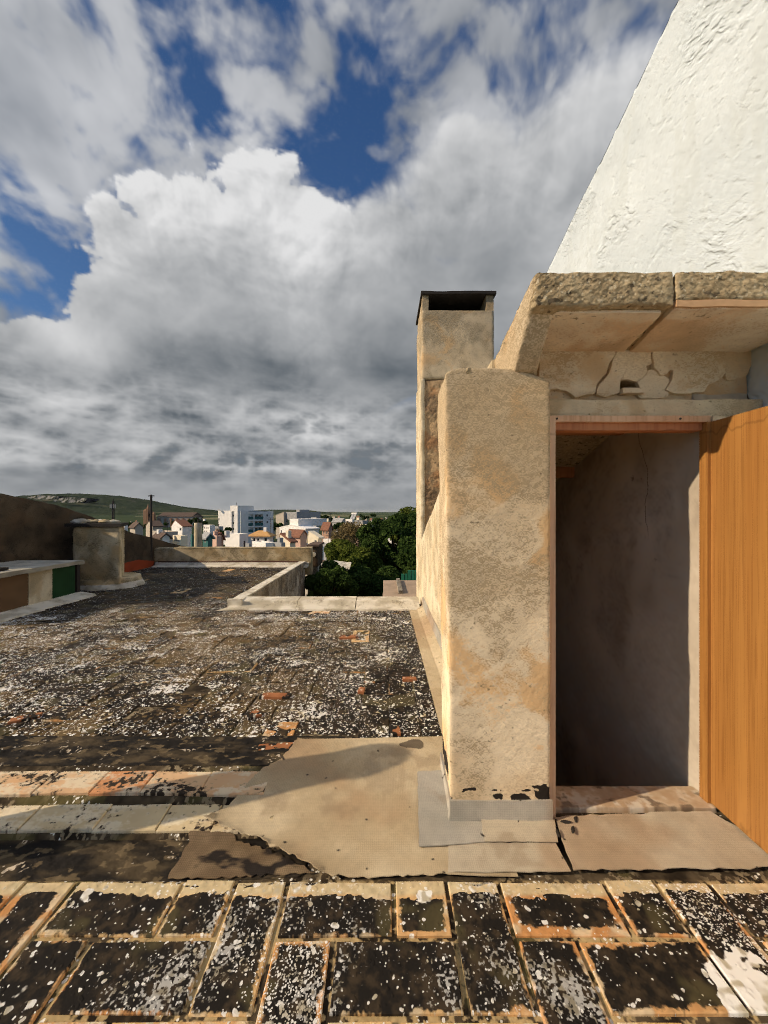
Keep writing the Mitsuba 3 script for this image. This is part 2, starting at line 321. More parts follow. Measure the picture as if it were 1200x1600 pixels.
def white_bump(p, n, uv):
    y, z = p.y, p.z
    w = 0.12 * (fbm(y * 4, z * 4, 1.0, 3) - 0.5)
    a = smoothstep(0.50, 0.62, fbm(y * 1.3 + w, z * 1.3, 2.0, 3) * 0.7 + 0.3 * fbm(y * 7, z * 7, 4.0, 3))
    u, v = y * 0.80 + z * 0.60 + w, -y * 0.60 + z * 0.80 + w
    scar = fbm(u * 17, v * 44, 5.0, 4)
    pits = smoothstep(0.62, 0.72, fbm(y * 24, z * 24, 3.0, 3))
    return 0.009 * a * smoothstep(0.38, 0.62, scar) - 0.004 * pits + 0.004 * fbm(y * 40, z * 40, 7.0, 3) + 0.014 * fbm(y * 2.2, z * 2.2, 9.0, 3)


scene['mat_white_wall'] = bumped(pr(white_col, 0.85, 0.25), white_bump, 1.0, 4e-3)


def inner_col(p, n, uv):
    x, y, z = p.x, p.y, p.z
    w = 0.3 * (fbm(x * 2, y * 2, z * 2, 3) - 0.5)
    y, z = y + w, z - w
    f, g = fbm(x * 2, y * 2, z * 2, 4), fbm(x * 22, y * 22, z * 22, 3)
    c = mix((0.48, 0.42, 0.33), (0.62, 0.56, 0.46), smoothstep(0.3, 0.7, 0.7 * f + 0.3 * g))
    c = mix(c, (0.17, 0.12, 0.075), smoothstep(0.46, 0.74, 0.8 * fbm(x * 2, y * 2.2, z * 0.8 + 5, 4) + 0.2 * g + 0.10 * smoothstep(1.3, 2.2, z)) * 0.7)
    c = mix(c, (0.12, 0.09, 0.06), smoothstep(0.74, 0.80, 0.85 * fbm(x * 7, y * 8, z * 5, 4) + .15 * g) * .8)
    crack = dr.abs(p.y - 2.42 - 0.16 * (p.z - 1.6) - 0.12 * (fbm(p.z * 4, 3.0, 1.0, 4) - 0.5))
    return mix(c, (0.10, 0.07, 0.045), 0.7 * smoothstep(0.008, 0.002, crack + 0.004 * g) * smoothstep(1.30, 1.45, p.z))


scene['mat_inner'] = bumped(pr(inner_col, 0.9, 0.2), lambda p, n, uv: fbm(p.x * 9, p.y * 9, p.z * 9, 5), 0.02)


def wood_col(a, b, c3, s):
    def fn(p, n, uv):
        x = (p.x + 0.4 * p.y) * s + p.y * s
        ring = fbm(x * 30, p.z * 0.9, 1.0, 4)
        f = fbm(x * 160, p.z * 3.5, 2.0, 3)
        band = fbm(x * 6, p.z * 0.25, 8.0, 3)
        c = mix(a, b, smoothstep(0.2, 0.8, 0.45 * ring + 0.55 * band))
        return mix(c, c3, 0.45 * smoothstep(0.46, 0.78, f)) * (0.93 + 0.14 * fbm(x * 60, p.z * 1.2, 3.0, 3)) * (1 - 0.22 * smoothstep(0.009, 0.002, dr.abs(p.z - 1.90 - 0.05 * (fbm(x * 16, 2.0, 1.0, 2) - 0.5)))) * (1 - 0.3 * smoothstep(0.56, 0.70, fbm(x * 9, p.z * 6, 4.0, 4)) * smoothstep(0.30, 0.05, p.z + 0.15 * (noise(x * 12) - 0.5)))
    return fn


scene['mat_door'] = bumped(pr(wood_col((0.33, 0.145, 0.036), (0.41, 0.20, 0.054), (0.22, 0.085, 0.020), 1.0), 0.42, 0.45), lambda p, n, uv: fbm(p.y * 160, p.z * 3.5, p.x * 60, 3), 0.0012)
scene['mat_frame'] = bumped(pr(wood_col((0.60, 0.37, 0.22), (0.70, 0.49, 0.32), (0.46, 0.26, 0.14), 0.6), 0.6, 0.3), lambda p, n, uv: fbm(p.y * 60, p.z * 30, p.x * 60, 3), 0.002)
scene['mat_frame_red'] = pr(wood_col((0.40, 0.16, 0.07), (0.48, 0.22, 0.10), (0.30, 0.10, 0.04), 0.6), 0.6, 0.3)


def sill_col(p, n, uv):
    x, y = p.x, p.y
    f, g = fbm(x * 5, y * 9, 3.0, 4), fbm(x * 30, y * 30, 3.0, 3)
    c = mix((0.44, 0.31, 0.19), (0.56, 0.45, 0.31), smoothstep(0.30, 0.68, 0.6 * f + 0.4 * g))
    c = mix(c, (0.64, 0.58, 0.47), 0.8 * smoothstep(0.48, 0.68, 0.6 * fbm(x * 4 + 3, y * 12, 8.0, 4) + 0.4 * g))
    return mix(c, (0.12, 0.08, 0.05), smoothstep(0.58, 0.72, 0.7 * fbm(x * 14, y * 22, 5.0, 3) + .3 * g) * .8)


scene['mat_sill'] = bumped(pr(sill_col, 0.8, 0.3), stucco_bump, 0.005)


def pale_cement(p, n, uv):
    x, y, z = p.x, p.y, p.z
    f = fbm(x * 6, y * 6, z * 6, 5)
    c = mix((0.48, 0.43, 0.32), (0.72, 0.67, 0.55), smoothstep(0.35, 0.60, f))
    c = mix(c, (0.20, 0.16, 0.10), smoothstep(0.56, 0.74, 0.6 * fbm(x * 7, y * 7, z * 12, 4) + 0.4 * fbm(x * 50, y * 50, z * 50, 2)) * 0.7)
    return c


scene['mat_cement'] = bumped(pr(pale_cement, 0.9, 0.2), stucco_bump, 0.008)


def plain(name, c, rough=0.85, var=0.25, s=2.0, **k):
    def fn(p, n, uv):
        f = fbm(p.x * s, p.y * s, p.z * s, 4)
        return mi.Color3f(c) * (1 - var + 2 * var * f)
    scene[name] = pr(fn if var else c, rough, **k)
    return name


plain('mat_black', (0.012, 0.011, 0.010), 0.8, 0.3, 8)
plain('mat_charred', (0.028, 0.024, 0.020), 0.8, 0.4, 6)
plain('mat_coop_slab', (0.36, 0.33, 0.26), 0.9, 0.6, 5)
plain('mat_brown_panel', (0.15, 0.085, 0.04), 0.6, 0.35, 3)
plain('mat_green_panel', (0.025, 0.085, 0.030), 0.5, 0.3, 4)
plain('mat_red_paint', (0.42, 0.075, 0.025), 0.7, 0.35, 4)
plain('mat_metal_dark', (0.035, 0.028, 0.025), 0.5, 0)
plain('mat_pipe', (0.10, 0.045, 0.030), 0.6, 0)
plain('mat_steel', (0.35, 0.36, 0.37), 0.45, 0)
plain('mat_green_tarp', (0.03, 0.20, 0.11), 0.6, 0.3, 3)
plain('mat_terrace_low', (0.36, 0.27, 0.19), 0.9, 0.3, 3)
scene['mat_house_white'] = pr((0.84, 0.81, 0.75))
scene['mat_house_cream'] = pr((0.80, 0.71, 0.53))
scene['mat_house_beige'] = pr((0.48, 0.42, 0.34))
scene['mat_house_grey'] = pr((0.36, 0.36, 0.35))
scene['mat_house_pink'] = pr((0.62, 0.42, 0.33))
scene['mat_house_brick'] = pr((0.42, 0.26, 0.18))
scene['mat_roof_red'] = pr((0.23, 0.11, 0.07))
scene['mat_roof_orange'] = pr((0.62, 0.36, 0.14))
scene['mat_roof_dark'] = pr((0.12, 0.085, 0.065))
scene['mat_flat_roof'] = pr((0.42, 0.36, 0.29))
scene['mat_window'] = pr((0.025, 0.030, 0.032), 0.15, 0.5)
scene['mat_teal'] = pr((0.04, 0.13, 0.12), 0.6)
scene['mat_stone_church'] = pr((0.36, 0.21, 0.125))


def leaf(a, b):
    def fn(p, n, uv):
        return mix(a, b, smoothstep(0.25, 0.75, 0.5 * noise(p.x * 9, p.y * 9, p.z * 9) + 0.5 * fbm(p.x * 1.3, p.y * 1.3, p.z * 1.3, 2)))
    return {'type': 'principledthin', 'base_color': proc(fn), 'roughness': 0.5, 'diff_trans': 0.5, 'eta': 1.4}


scene['mat_leaf_dark'] = leaf((0.024, 0.048, 0.013), (0.085, 0.135, 0.032))
scene['mat_leaf_green'] = leaf((0.055, 0.090, 0.016), (0.18, 0.21, 0.04))
scene['mat_leaf_dry'] = leaf((0.16, 0.12, 0.05), (0.30, 0.24, 0.12))
scene['mat_bark'] = pr((0.14, 0.105, 0.07))


def hill_col(p, n, uv):
    f = fbm(p.x * 0.02, p.y * 0.02, p.z * 0.02, 4)
    g = fbm(p.x * 0.11, p.y * 0.11, p.z * 0.11, 3)
    c = mix((0.024, 0.035, 0.020), (0.050, 0.062, 0.032), smoothstep(0.35, 0.7, 0.5 * f + 0.5 * g))
    return mix(c, (0.085, 0.082, 0.050), smoothstep(0.62, 0.72, f))


scene['mat_hill'] = pr(hill_col, 1.0, 0.0)


def cliff_col(p, n, uv):
    f = fbm(p.x * 0.16, p.y * 0.03, p.z * 0.10, 4)
    return mix((0.040, 0.050, 0.030), (0.34, 0.32, 0.28), smoothstep(0.38, 0.62, f))


scene['mat_cliff'] = pr(cliff_col, 1.0, 0.0)


def plain_col(p, n, uv):
    f = fbm(p.x * 0.0011, p.y * 0.0011, 1.0, 4)
    w = voronoi(p.x * 0.006 + 2 * f, p.y * 0.0035)[2]
    c = mix((0.030, 0.046, 0.026), (0.062, 0.078, 0.040), w)
    return mix(c, (0.18, 0.17, 0.10), sel(w > 0.93, 0.8, 0.0))


scene['mat_plain'] = pr(plain_col, 1.0, 0.0)
plain('mat_clay', (0.50, 0.32, 0.18), 0.85, 0.35, 12)


def clay_red(p, n, uv):
    x, y = p.x, p.y
    f = fbm(x * 22, y * 22, 2.0, 4)
    c = mix((0.24, 0.085, 0.035), (0.44, 0.19, 0.08), f)
    c = mix(c, (0.02, 0.016, 0.012), smoothstep(0.50, 0.56, fbm(x * 16, y * 16, 5.0, 4)))
    return mix(c, (0.74, 0.70, 0.6), spots(x, y, 50, 0.45, 0.22))


scene['mat_clay_red'] = pr(clay_red, 0.9, 0.2)



# ---------------------------------------------------------------- helpers
def numbered(key):
    if key not in scene and key not in labels:
        return key
    k = 1
    while f'{key}_{k:03d}' in scene or f'{key}_{k:03d}' in labels:
        k += 1
    return f'{key}_{k:03d}'


def arr(mesh):
    v, f, _ = meshkit.arrays(mesh)
    return v, f


def join(meshes):
    vs, fs, n = [], [], 0
    for m in meshes:
        v, f = arr(m)
        vs.append(v); fs.append(f + n); n += len(v)
    return np.vstack(vs), np.vstack(fs)


TURN = None     # (pivot, angle): the lie of a house of the town


def put(key, mesh, mat, label=None, cat=None, group=None, kind=None, smooth=False, uv=None):
    key = numbered(key)
    v, f = arr(mesh)
    if TURN:
        (cx_, cy_), a_ = TURN
        dx_, dy_ = v[:, 0] - cx_, v[:, 1] - cy_
        v = np.column_stack([cx_ + math.cos(a_) * dx_ - math.sin(a_) * dy_, cy_ + math.sin(a_) * dx_ + math.cos(a_) * dy_, v[:, 2]])
    scene[key] = mikit.ply(trimesh.Trimesh(v, f, process=False), mat, smooth=smooth, uv=uv)
    tag(key, label, cat, group, kind)
    return key


def tag(key, label=None, cat=None, group=None, kind=None):
    d = {a: b for a, b in (('label', label), ('category', cat), ('group', group), ('kind', kind)) if b}
    if d:
        labels[key] = d
    return key


def thing(key, label, cat, group=None):
    key = numbered(key)
    labels[key] = {'label': label, 'category': cat}
    if group:
        labels[key]['group'] = group
    return key


def PX(px, Y):
    return (px - 600) / 600 * Y


def PZ(py, Y):
    return EYE + (800 - py) / 600 * Y


def ground(px, py, z=0.0):
    Y = 600 * (EYE - z) / (py - 800)
    return PX(px, Y), Y


def cube(x0, x1, y0, y1, z0, z1):
    return Manifold.cube([x1 - x0, y1 - y0, z1 - z0]).translate([x0, y0, z0])


def cyl(x, y, z0, z1, r0, r1=None, n=24):
    return Manifold.cylinder(z1 - z0, r0, r0 if r1 is None else r1, n).translate([x, y, z0])


def prism_x(pts, x0, x1):
    """Extrusion along x of an outline in the (y, z) plane."""
    return CrossSection([np.array(pts, float)], manifold3d.FillRule.NonZero).extrude(x1 - x0).transform([[0, 0, 1, x0], [1, 0, 0, 0], [0, 1, 0, 0]])


def prism_y(pts, y0, y1):
    """Extrusion along y of an outline in the (x, z) plane."""
    m = CrossSection([np.array(pts, float)], manifold3d.FillRule.NonZero).extrude(y1 - y0)
    return m.transform([[1, 0, 0, 0], [0, 0, -1, y1], [0, 1, 0, 0]])


def prism_z(pts, z0, z1):
    return CrossSection([np.array(pts, float)], manifold3d.FillRule.NonZero).extrude(z1 - z0).translate([0, 0, z0])


def vnoise(v, freq, seed=0, octaves=3):
    return np.stack([meshkit.fbm(v * freq + 31.7 * k, octaves, seed + 40 * k) - 0.5 for k in range(3)], -1)


def rough(m, res, amp, freq=6.0, seed=0, rounds=0, octaves=3, fine=0.0):
    """An old edge and face: refined, its corners worn round, its faces uneven."""
    v, f = arr(m.refine_to_length(res))
    if rounds:
        t = trimesh.Trimesh(v, f, process=False)
        trimesh.smoothing.filter_laplacian(t, lamb=0.5, iterations=rounds, volume_constraint=False)
        v = np.array(t.vertices)
    v = v + 2 * amp * vnoise(v, freq, seed, octaves)
    if fine:
        v = v + 2 * fine * vnoise(v, freq * 6, seed + 9, 2)
    return v, f


def sweep(points, radius, n=8):
    p = np.asarray(points, float)
    r = np.broadcast_to(radius, (len(p),))
    t = np.gradient(p, axis=0)
    t /= np.linalg.norm(t, axis=1, keepdims=True)
    a = np.cross(t, np.where(np.abs(t[:, 2:]) < 0.9, [0, 0, 1.0], [1.0, 0, 0]))
    a /= np.linalg.norm(a, axis=1, keepdims=True)
    b = np.cross(t, a)
    th = np.arange(n) * 2 * np.pi / n
    v = (p[:, None] + r[:, None, None] * (np.cos(th)[None, :, None] * a[:, None] + np.sin(th)[None, :, None] * b[:, None])).reshape(-1, 3)
    f = []
    for i in range(len(p) - 1):
        for j in range(n):
            q = [i * n + j, i * n + (j + 1) % n, (i + 1) * n + (j + 1) % n, (i + 1) * n + j]
            f += [[q[0], q[1], q[2]], [q[0], q[2], q[3]]]
    for base, sgn in ((0, 1), ((len(p) - 1) * n, -1)):
        for j in range(1, n - 1):
            f.append([base, base + j + 1, base + j] if sgn > 0 else [base, base + j, base + j + 1])
    return v, np.array(f)


def ragged(pts, step, amp, seed, edges=None):
    """Outline with torn edges: densified, jittered; edges = indices of the torn sides (all if None)."""
    r = np.random.default_rng(seed)
    out, n = [], len(pts)
    for i in range(n):
        a, b = np.array(pts[i], float), np.array(pts[(i + 1) % n], float)
        L = np.linalg.norm(b - a)
        k = max(1, int(L / step))
        nrm = np.array([-(b - a)[1], (b - a)[0]]) / max(L, 1e-9)
        for j in range(k):
            q = a + (b - a) * j / k
            if j and (edges is None or i in edges):
                q = q + nrm * amp * (r.random() - 0.5) * 2
            out.append(q)
    return out


def drape(pts, zfun, thick, res, seed=0):
    """A sheet with the outline pts (x, y), lying at zfun(x, y), as a closed solid."""
    poly = Polygon(pts).buffer(0)
    if poly.geom_type != 'Polygon':
        poly = max(poly.geoms, key=lambda g: g.area)
    ring = poly.exterior
    n = max(8, int(ring.length / res))
    edge = np.array([ring.interpolate(k * ring.length / n).coords[0] for k in range(n)])
    edge = np.vstack([edge, np.array(ring.coords)[:-1]])
    order = np.argsort([ring.project(Point(q)) for q in edge])
    edge = edge[order]
    keep = np.linalg.norm(edge - np.roll(edge, 1, 0), axis=1) > res * 0.15
    edge = edge[keep]
    x0, y0, x1, y1 = poly.bounds
    gx, gy = np.meshgrid(np.arange(x0, x1, res), np.arange(y0, y1, res))
    inner = poly.buffer(-res * 0.5)
    g = np.stack([gx.ravel(), gy.ravel()], -1)
    g = g[contains_xy(inner, g[:, 0], g[:, 1])] if not inner.is_empty else g[:0]
    p = np.vstack([edge, g])
    tri = Delaunay(p).simplices
    c = p[tri].mean(1)
    tri = tri[contains_xy(poly, c[:, 0], c[:, 1])]
    e1, e2 = p[tri[:, 1]] - p[tri[:, 0]], p[tri[:, 2]] - p[tri[:, 0]]
    area = e1[:, 0] * e2[:, 1] - e1[:, 1] * e2[:, 0]
    tri = tri[np.abs(area) > 1e-9]
    area = area[np.abs(area) > 1e-9]
    tri[area < 0] = tri[area < 0][:, ::-1]
    z = zfun(p[:, 0], p[:, 1])
    top = np.column_stack([p, z])
    bot = np.column_stack([p, z - thick])
    m = len(p)
    half = np.vstack([tri[:, [0, 1]], tri[:, [1, 2]], tri[:, [2, 0]]])
    key = {tuple(h) for h in half.tolist()}
    bnd = np.array([h for h in half.tolist() if (h[1], h[0]) not in key])
    side = np.vstack([np.stack([bnd[:, 1], bnd[:, 0], bnd[:, 0] + m], 1), np.stack([bnd[:, 1], bnd[:, 0] + m, bnd[:, 1] + m], 1)])
    return np.vstack([top, bot]), np.vstack([tri, tri[:, ::-1] + m, side])


def n2(x, y, s, seed=0, o=3):
    return meshkit.fbm(np.stack([np.asarray(x) * s + 50, np.asarray(y) * s + 50, np.asarray(x) * 0 + 0.5], -1), o, seed) - 0.5


# ---------------------------------------------------------------- the roof terrace
WALL_X, PARTY_X, WELL_X = 0.60, -6.6, -2.25
BED = ([-4, 1.572, 1.585, 1.78, 1.80, 1.95, 1.965, 1.985, 2.15, 2.19, 2.50, 2.56, 11.3],
       [-.009, -.009, -.032, -.036, -.010, .004, .004, .028, .036, .046, .026, .015, -.057])
SHEET = ([-4, 1.57, 1.86, 2.0, 2.15, 2.5, 2.6, 11.3], [.002, .002, .008, .036, .056, .036, .024, -.05])


def bed(x, y):
    w = np.clip((np.asarray(x) + 0.75) / 0.4, 0, 1)
    r = np.interp(y, *SHEET) - 0.012
    return np.interp(y, *BED) * (1 - w) + np.minimum(r, 9) * w


def sheet_z(x, y):
    return np.interp(y, *SHEET)


def roof_top(y):
    return np.interp(y, [2.5, 11.3], [0.022, -0.05])


def height_grid(xs, ys, keep, zfun):
    X, Y = np.meshgrid(xs, ys)
    v = np.stack([X, Y, zfun(X, Y)], -1).reshape(-1, 3)
    f, w = [], len(xs)
    for i in range(len(ys) - 1):
        for j in range(len(xs) - 1):
            if keep((xs[j] + xs[j + 1]) / 2, (ys[i] + ys[i + 1]) / 2):
                a = i * w + j
                f += [[a, a + 1, a + w + 1], [a, a + w + 1, a + w]]
    return v, np.array(f)


def on_roof(x, y):
    if y < 1.93:
        return True
    if x > WALL_X:
        return False
    return y < 6.35 or x < WELL_X


xs = np.concatenate([np.arange(-6.7, -2.3, 0.1), [WELL_X], np.arange(-2.2, 0.58, 0.04), [0.6], np.arange(0.64, 2.0, 0.06)])
ys = np.concatenate([np.arange(-3, 1.0, 0.25), np.arange(1.0, 1.56, 0.04), np.arange(1.562, 2.6, 0.014), np.arange(2.6, 6.3, 0.05), [6.35], np.arange(6.4, 11.2, 0.1)])


def bed_z(x, y):
    strip = np.exp(-((y - 1.68) / 0.09) ** 2) * 0.022 + np.exp(-((y - 2.34) / 0.13) ** 2) * 0.034
    return bed(x, y) + strip * n2(x, y, 12, 3) + 0.006 * n2(x, y, 9, 4)


base_mesh = height_grid(xs, ys, on_roof, bed_z)
put('roof_terrace', base_mesh, 'mat_mortar', 'old flat roof terrace paved with lichen-blackened clay tiles', kind='structure', smooth=True)


def gz(x, y):
    return bed_z(x, y) + 0.003


gut = [(-3.4, 1.588), (-0.35, 1.588), (-0.30, 1.70), (-0.30, 1.785), (-3.4, 1.785)]
put('roof_terrace__gutter', drape(gut, lambda x, y: bed_z(x, y) + 0.004, 0.01, 0.014), 'mat_gutter', 'black weathered gutter channel between the two roofs', smooth=True)
slope = [(-4.6, 2.20), (-0.2, 2.20), (-0.2, 2.53), (-4.6, 2.53)]
put('roof_terrace__mortar_slope', drape(slope, lambda x, y: bed_z(x, y) + 0.004 + 0.01 * n2(x, y, 30, 8), 0.01, 0.016), 'mat_gutter', 'dark rough mortar slope above the tile step', smooth=True)

TILE_S, TILE_X0 = 0.2125, 0.25
tile_n = [0]


def tile(x0, x1, y0, y1, ztop, thick, jz=0.002, tilt=0.004, chip=0.0035):
    """One clay tile with chamfered arrises; uv holds its number, its lie and the place on it."""
    i = tile_n[0]
    tile_n[0] += 1
    lying = (x1 - x0) >= (y1 - y0)
    j = lambda s: (rng.random() - 0.5) * 2 * s
    cx, cy = (x0 + x1) / 2, (y0 + y1) / 2
    rot, dz = j(0.012), j(jz)
    tx, ty = j(tilt), j(tilt)
    rows = []
    for inset, zz in ((0, -thick), (0, -chip), (chip, 0)):
        for (px, py) in ((x0 + inset, y0 + inset), (x1 - inset, y0 + inset), (x1 - inset, y1 - inset), (x0 + inset, y1 - inset)):
            rows.append((px, py, zz))
    v = np.array(rows)
    jit = np.array([[j(chip * .8), j(chip * .8)] for _ in range(4)])
    v[:, :2] += np.vstack([jit] * 3)
    dx, dy = v[:, 0] - cx, v[:, 1] - cy
    fa, fb = np.clip((v[:, 0] - x0) / (x1 - x0), 0, 1), np.clip((v[:, 1] - y0) / (y1 - y0), 0, 1)
    z = np.array([ztop(a, b) for a, b in zip(v[:, 0], v[:, 1])]) + v[:, 2] + dz + tx * dx / 0.2 + ty * dy / 0.2
    w = np.column_stack([cx + dx - rot * dy, cy + dy + rot * dx, z])
    f = []
    for a in (0, 4):
        for k in range(4):
            q = [a + k, a + (k + 1) % 4, a + 4 + (k + 1) % 4, a + 4 + k]
            f += [[q[0], q[1], q[2]], [q[0], q[2], q[3]]]
    f += [[8, 9, 10], [8, 10, 11]]
    uv = np.column_stack([i + 0.02 + 0.96 * fa, (0 if lying else 1) + 0.02 + 0.96 * fb])
    return w, np.array(f), uv


def herringbone(xa, xb, ya, yb, joint, x_origin=TILE_X0, y_edge=1.565):
    """The tiles of a herringbone field, clipped to the field."""
    s = TILE_S
    out, g = [], joint / 2
    for r in range(int((y_edge - yb) / s) - 3, int((y_edge - ya) / s) + 3):
        for c in range(int((xa - x_origin) / s) - 4, int((xb - x_origin) / s) + 4):
            k = (c - (r - 1)) % 4
            X0, Y1 = x_origin + c * s, y_edge - (r - 1) * s
            if k == 1:
                q = (X0, X0 + 2 * s, Y1 - s, Y1)
            elif k == 0 :
                q = (X0, X0 + s, Y1 - 2 * s, Y1)
            else:
                continue
            q = (max(q[0] + g, xa), min(q[1] - g, xb), max(q[2] + g, ya), min(q[3] - g, yb))
            if q[1] - q[0] > 0.03 and q[3] - q[2] > 0.03:
                out.append(q)
    return out


def put_tiles(quads, holder, ztop, thick, mat, named, **k):
    rest = []
    for q in quads:
        v, f, uv = tile(*q, ztop, thick, **k)
        if named(q):
            put(f'{holder}__tile', (v, f), mat, uv=uv)
        else:
            rest.append((v, f, uv))
    return rest


def put_rest(rest, key, mat, label=None):
    if rest:
        v, f = join([(a, b) for a, b, _ in rest])
        put(key, (v, f), mat, label, kind='stuff', uv=np.vstack([u for _, _, u in rest]))


near = herringbone(-4.5, 1.93, -2.9, 1.565, 0.019)
rest = put_tiles(near, 'roof_terrace', lambda x, y: 0.0, 0.02, 'mat_front_tile',
                 lambda q: q[3] > 1.05 and abs((q[0] + q[1]) / 2) < q[3] * 1.05 + 0.1, jz=0.002)
put_rest(rest, 'roof_terrace__outer_tiles', 'mat_front_tile')

back = [q for q in herringbone(-5.35, 0.385, 2.50, 5.86, 0.010, y_edge=2.50 + TILE_S * 16)]
back = [q for q in back if not (q[1] > -0.42 and q[3] < 2.52)]
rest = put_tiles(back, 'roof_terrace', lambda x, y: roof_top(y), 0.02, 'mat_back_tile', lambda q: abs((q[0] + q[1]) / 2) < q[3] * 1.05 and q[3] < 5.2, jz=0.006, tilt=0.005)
far = herringbone(-6.5, WELL_X - 0.05, 5.87, 10.75, 0.010, y_edge=2.50 + TILE_S * 40)
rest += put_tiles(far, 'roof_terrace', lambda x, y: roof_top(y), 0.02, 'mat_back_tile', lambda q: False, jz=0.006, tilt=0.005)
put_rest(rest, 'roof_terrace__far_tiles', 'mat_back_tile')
# tiles set on the slant that stand a little proud
for (px, py, wx, wy, a) in ((545, 992, .22, .10, .1), (430, 1085, .24, .07, -.05), (432, 1166, 0.22, .06, .1), (470, 1160, .09, .07, .8), (40, 1120, .17, .07, .5), (617, 1140, .07, .1, .1), (565, 1075, .05, .1, -.1), (395, 1115, .1, .09, .6), (640, 1058, .12, .05, 0)):
    x, y = ground(px, py, 0.04)
    v, f, uv = tile(x - wx / 2, x + wx / 2, y - wy / 2, y + wy / 2, lambda X, Y: roof_top(Y) + 0.020, 0.03)
    c, s = math.cos(a), math.sin(a)
    dx, dy = v[:, 0] - x, v[:, 1] - y
    v[:, 0], v[:, 1] = x + c * dx - s * dy, y + s * dx + c * dy
    put('roof_terrace__loose_tile', (v, f), 'mat_clay_red', uv=uv)

# two stepped rows of bare tiles along the gutter
for row, (ya, yb, za, zb, off) in enumerate(((1.80, 1.948, 0.004, 0.020, 0.05), (1.985, 2.155, 0.042, 0.050, 0.17))):
    x = -3.6 + off
    while x < -0.45:
        L = 0.26 + 0.10 * rng.random()
        v, f, uv = tile(x + 0.0015, x + L - 0.0015, ya + 0.008 * rng.random(), yb - 0.008 * rng.random(), lambda X, Y, a=ya, b=yb, c=za, d=zb: c + (d - c) * (Y - a) / (b - a), 0.03, jz=0.003)
        put('roof_terrace__step_tile', (v, f), 'mat_step_tile', uv=uv)
        x += L

# ---------------------------------------------------------------- loose roofing sheets
P = lambda pts, z=0.0: [ground(a, b, z) for a, b in pts]
big = P([(465, 1157), (600, 1154), (690, 1152)], 0.035) + [(0.55, 2.50), (0.55, 1.575)] + P([(700, 1369), (560, 1372), (497, 1371), (486, 1361), (440, 1339), (400, 1322), (318, 1290)]) + P([(352, 1262), (408, 1212)], 0.03) + P([(440, 1190)], 0.04)
big = ragged(big, 0.02, 0.007, 3, edges={5, 6, 7, 8, 9, 10, 11, 12, 13, 14})
curl_line = np.array(P([(495, 1369), (440, 1338), (400, 1322), (318, 1290), (405, 1212), (465, 1157)]))


def big_z(x, y):
    d = np.full(np.shape(x), 9.0)
    for a, b in zip(curl_line[:-1], curl_line[1:]):
        t = np.clip(((x - a[0]) * (b - a)[0] + (y - a[1]) * (b - a)[1]) / ((b - a) ** 2).sum(), 0, 1)
        d = np.minimum(d, np.hypot(x - a[0] - t * (b - a)[0], y - a[1] - t * (b - a)[1]))
    curl = 0.020 * np.exp(-d / 0.03) * np.clip(1.2 + 5 * n2(x, y, 7, 31), 0.1, 2.5)
    return sheet_z(x, y) + 0.006 + curl + 0.010 * n2(x, y, 5, 12) + 0.004 * n2(x, y, 16, 13)


put('roofing_sheet', drape(big, big_z, 0.004, 0.018), 'mat_membrane', 'large tan roofing sheet with a torn left edge, half under a curved shadow', 'roofing sheet', smooth=40)
old = P([(262, 1372), (300, 1302), (335, 1296), (440, 1342), (492, 1371)], -0.02)
put('old_roofing_sheet', drape(ragged(old, 0.02, 0.008, 5), lambda x, y: bed_z(x, y) + 0.011 + 0.012 * n2(x, y, 14, 2), 0.003, 0.014), 'mat_old_sheet',
    'dark brown old sheet in the gutter below the torn edge of the tan sheet', 'roofing sheet', smooth=40)


def lay(dz, seed, amp=0.005):
    return lambda x, y: sheet_z(x, y) + dz + amp * n2(x, y, 6, 12) * 2 + amp * n2(x, y, 18, seed)


put('roofing_sheet', drape(ragged(P([(700, 1322), (868, 1322), (892, 1367), (700, 1368)]), 0.03, 0.002, 8), lay(0.013, 3), 0.004, 0.02), 'mat_membrane_pale', 'pale tan sheet lying flat in front of the pillar along the tile edge', 'roofing sheet', smooth=40)
put('roofing_sheet', drape(ragged(P([(652, 1225), (716, 1222), (716, 1290), (756, 1293), (758, 1323), (655, 1330)]), 0.03, 0.002, 9), lay(0.019, 4), 0.004, 0.016), 'mat_membrane_grey', 'greyish L-shaped patch folded round the left corner of the pillar foot', 'roofing sheet', smooth=40)
put('roofing_sheet', drape(ragged(P([(752, 1289), (866, 1289), (872, 1324), (757, 1323)]), 0.03, 0.002, 10), lay(0.023, 5), 0.004, 0.016), 'mat_membrane_pale', 'narrow tan strip directly at the foot of the pillar front', 'roofing sheet', smooth=40)
door_sheet = P([(866, 1283), (1110, 1276), (1235, 1345)]) + [(1.92, 1.605)] + P([(896, 1366)])
put('roofing_sheet', drape(ragged(door_sheet, 0.03, 0.004, 11), lay(0.016, 6, 0.009), 0.004, 0.018), 'mat_membrane_pale', 'tan sheet with black specks lying before the door sill', 'roofing sheet', smooth=40)
crumb = [Manifold.sphere(0.012, 8).scale([1.6 + rng.random(), 0.7, 0.35]).rotate([0, 0, 360 * rng.random()]).translate([*ground(px, py, 0.02), 0.03]) for px, py in ((884, 1287), (895, 1300), (900, 1283), (872, 1305), (965, 1322), (1090, 1290), (1120, 1312))]
for c in crumb[:4]:
    put('flake_debris', rough(c, 0.006, 0.004, 40), 'mat_charred', 'dark curled flake of debris on the sheet beside the pillar foot', 'debris', group='flakes of debris before the door')

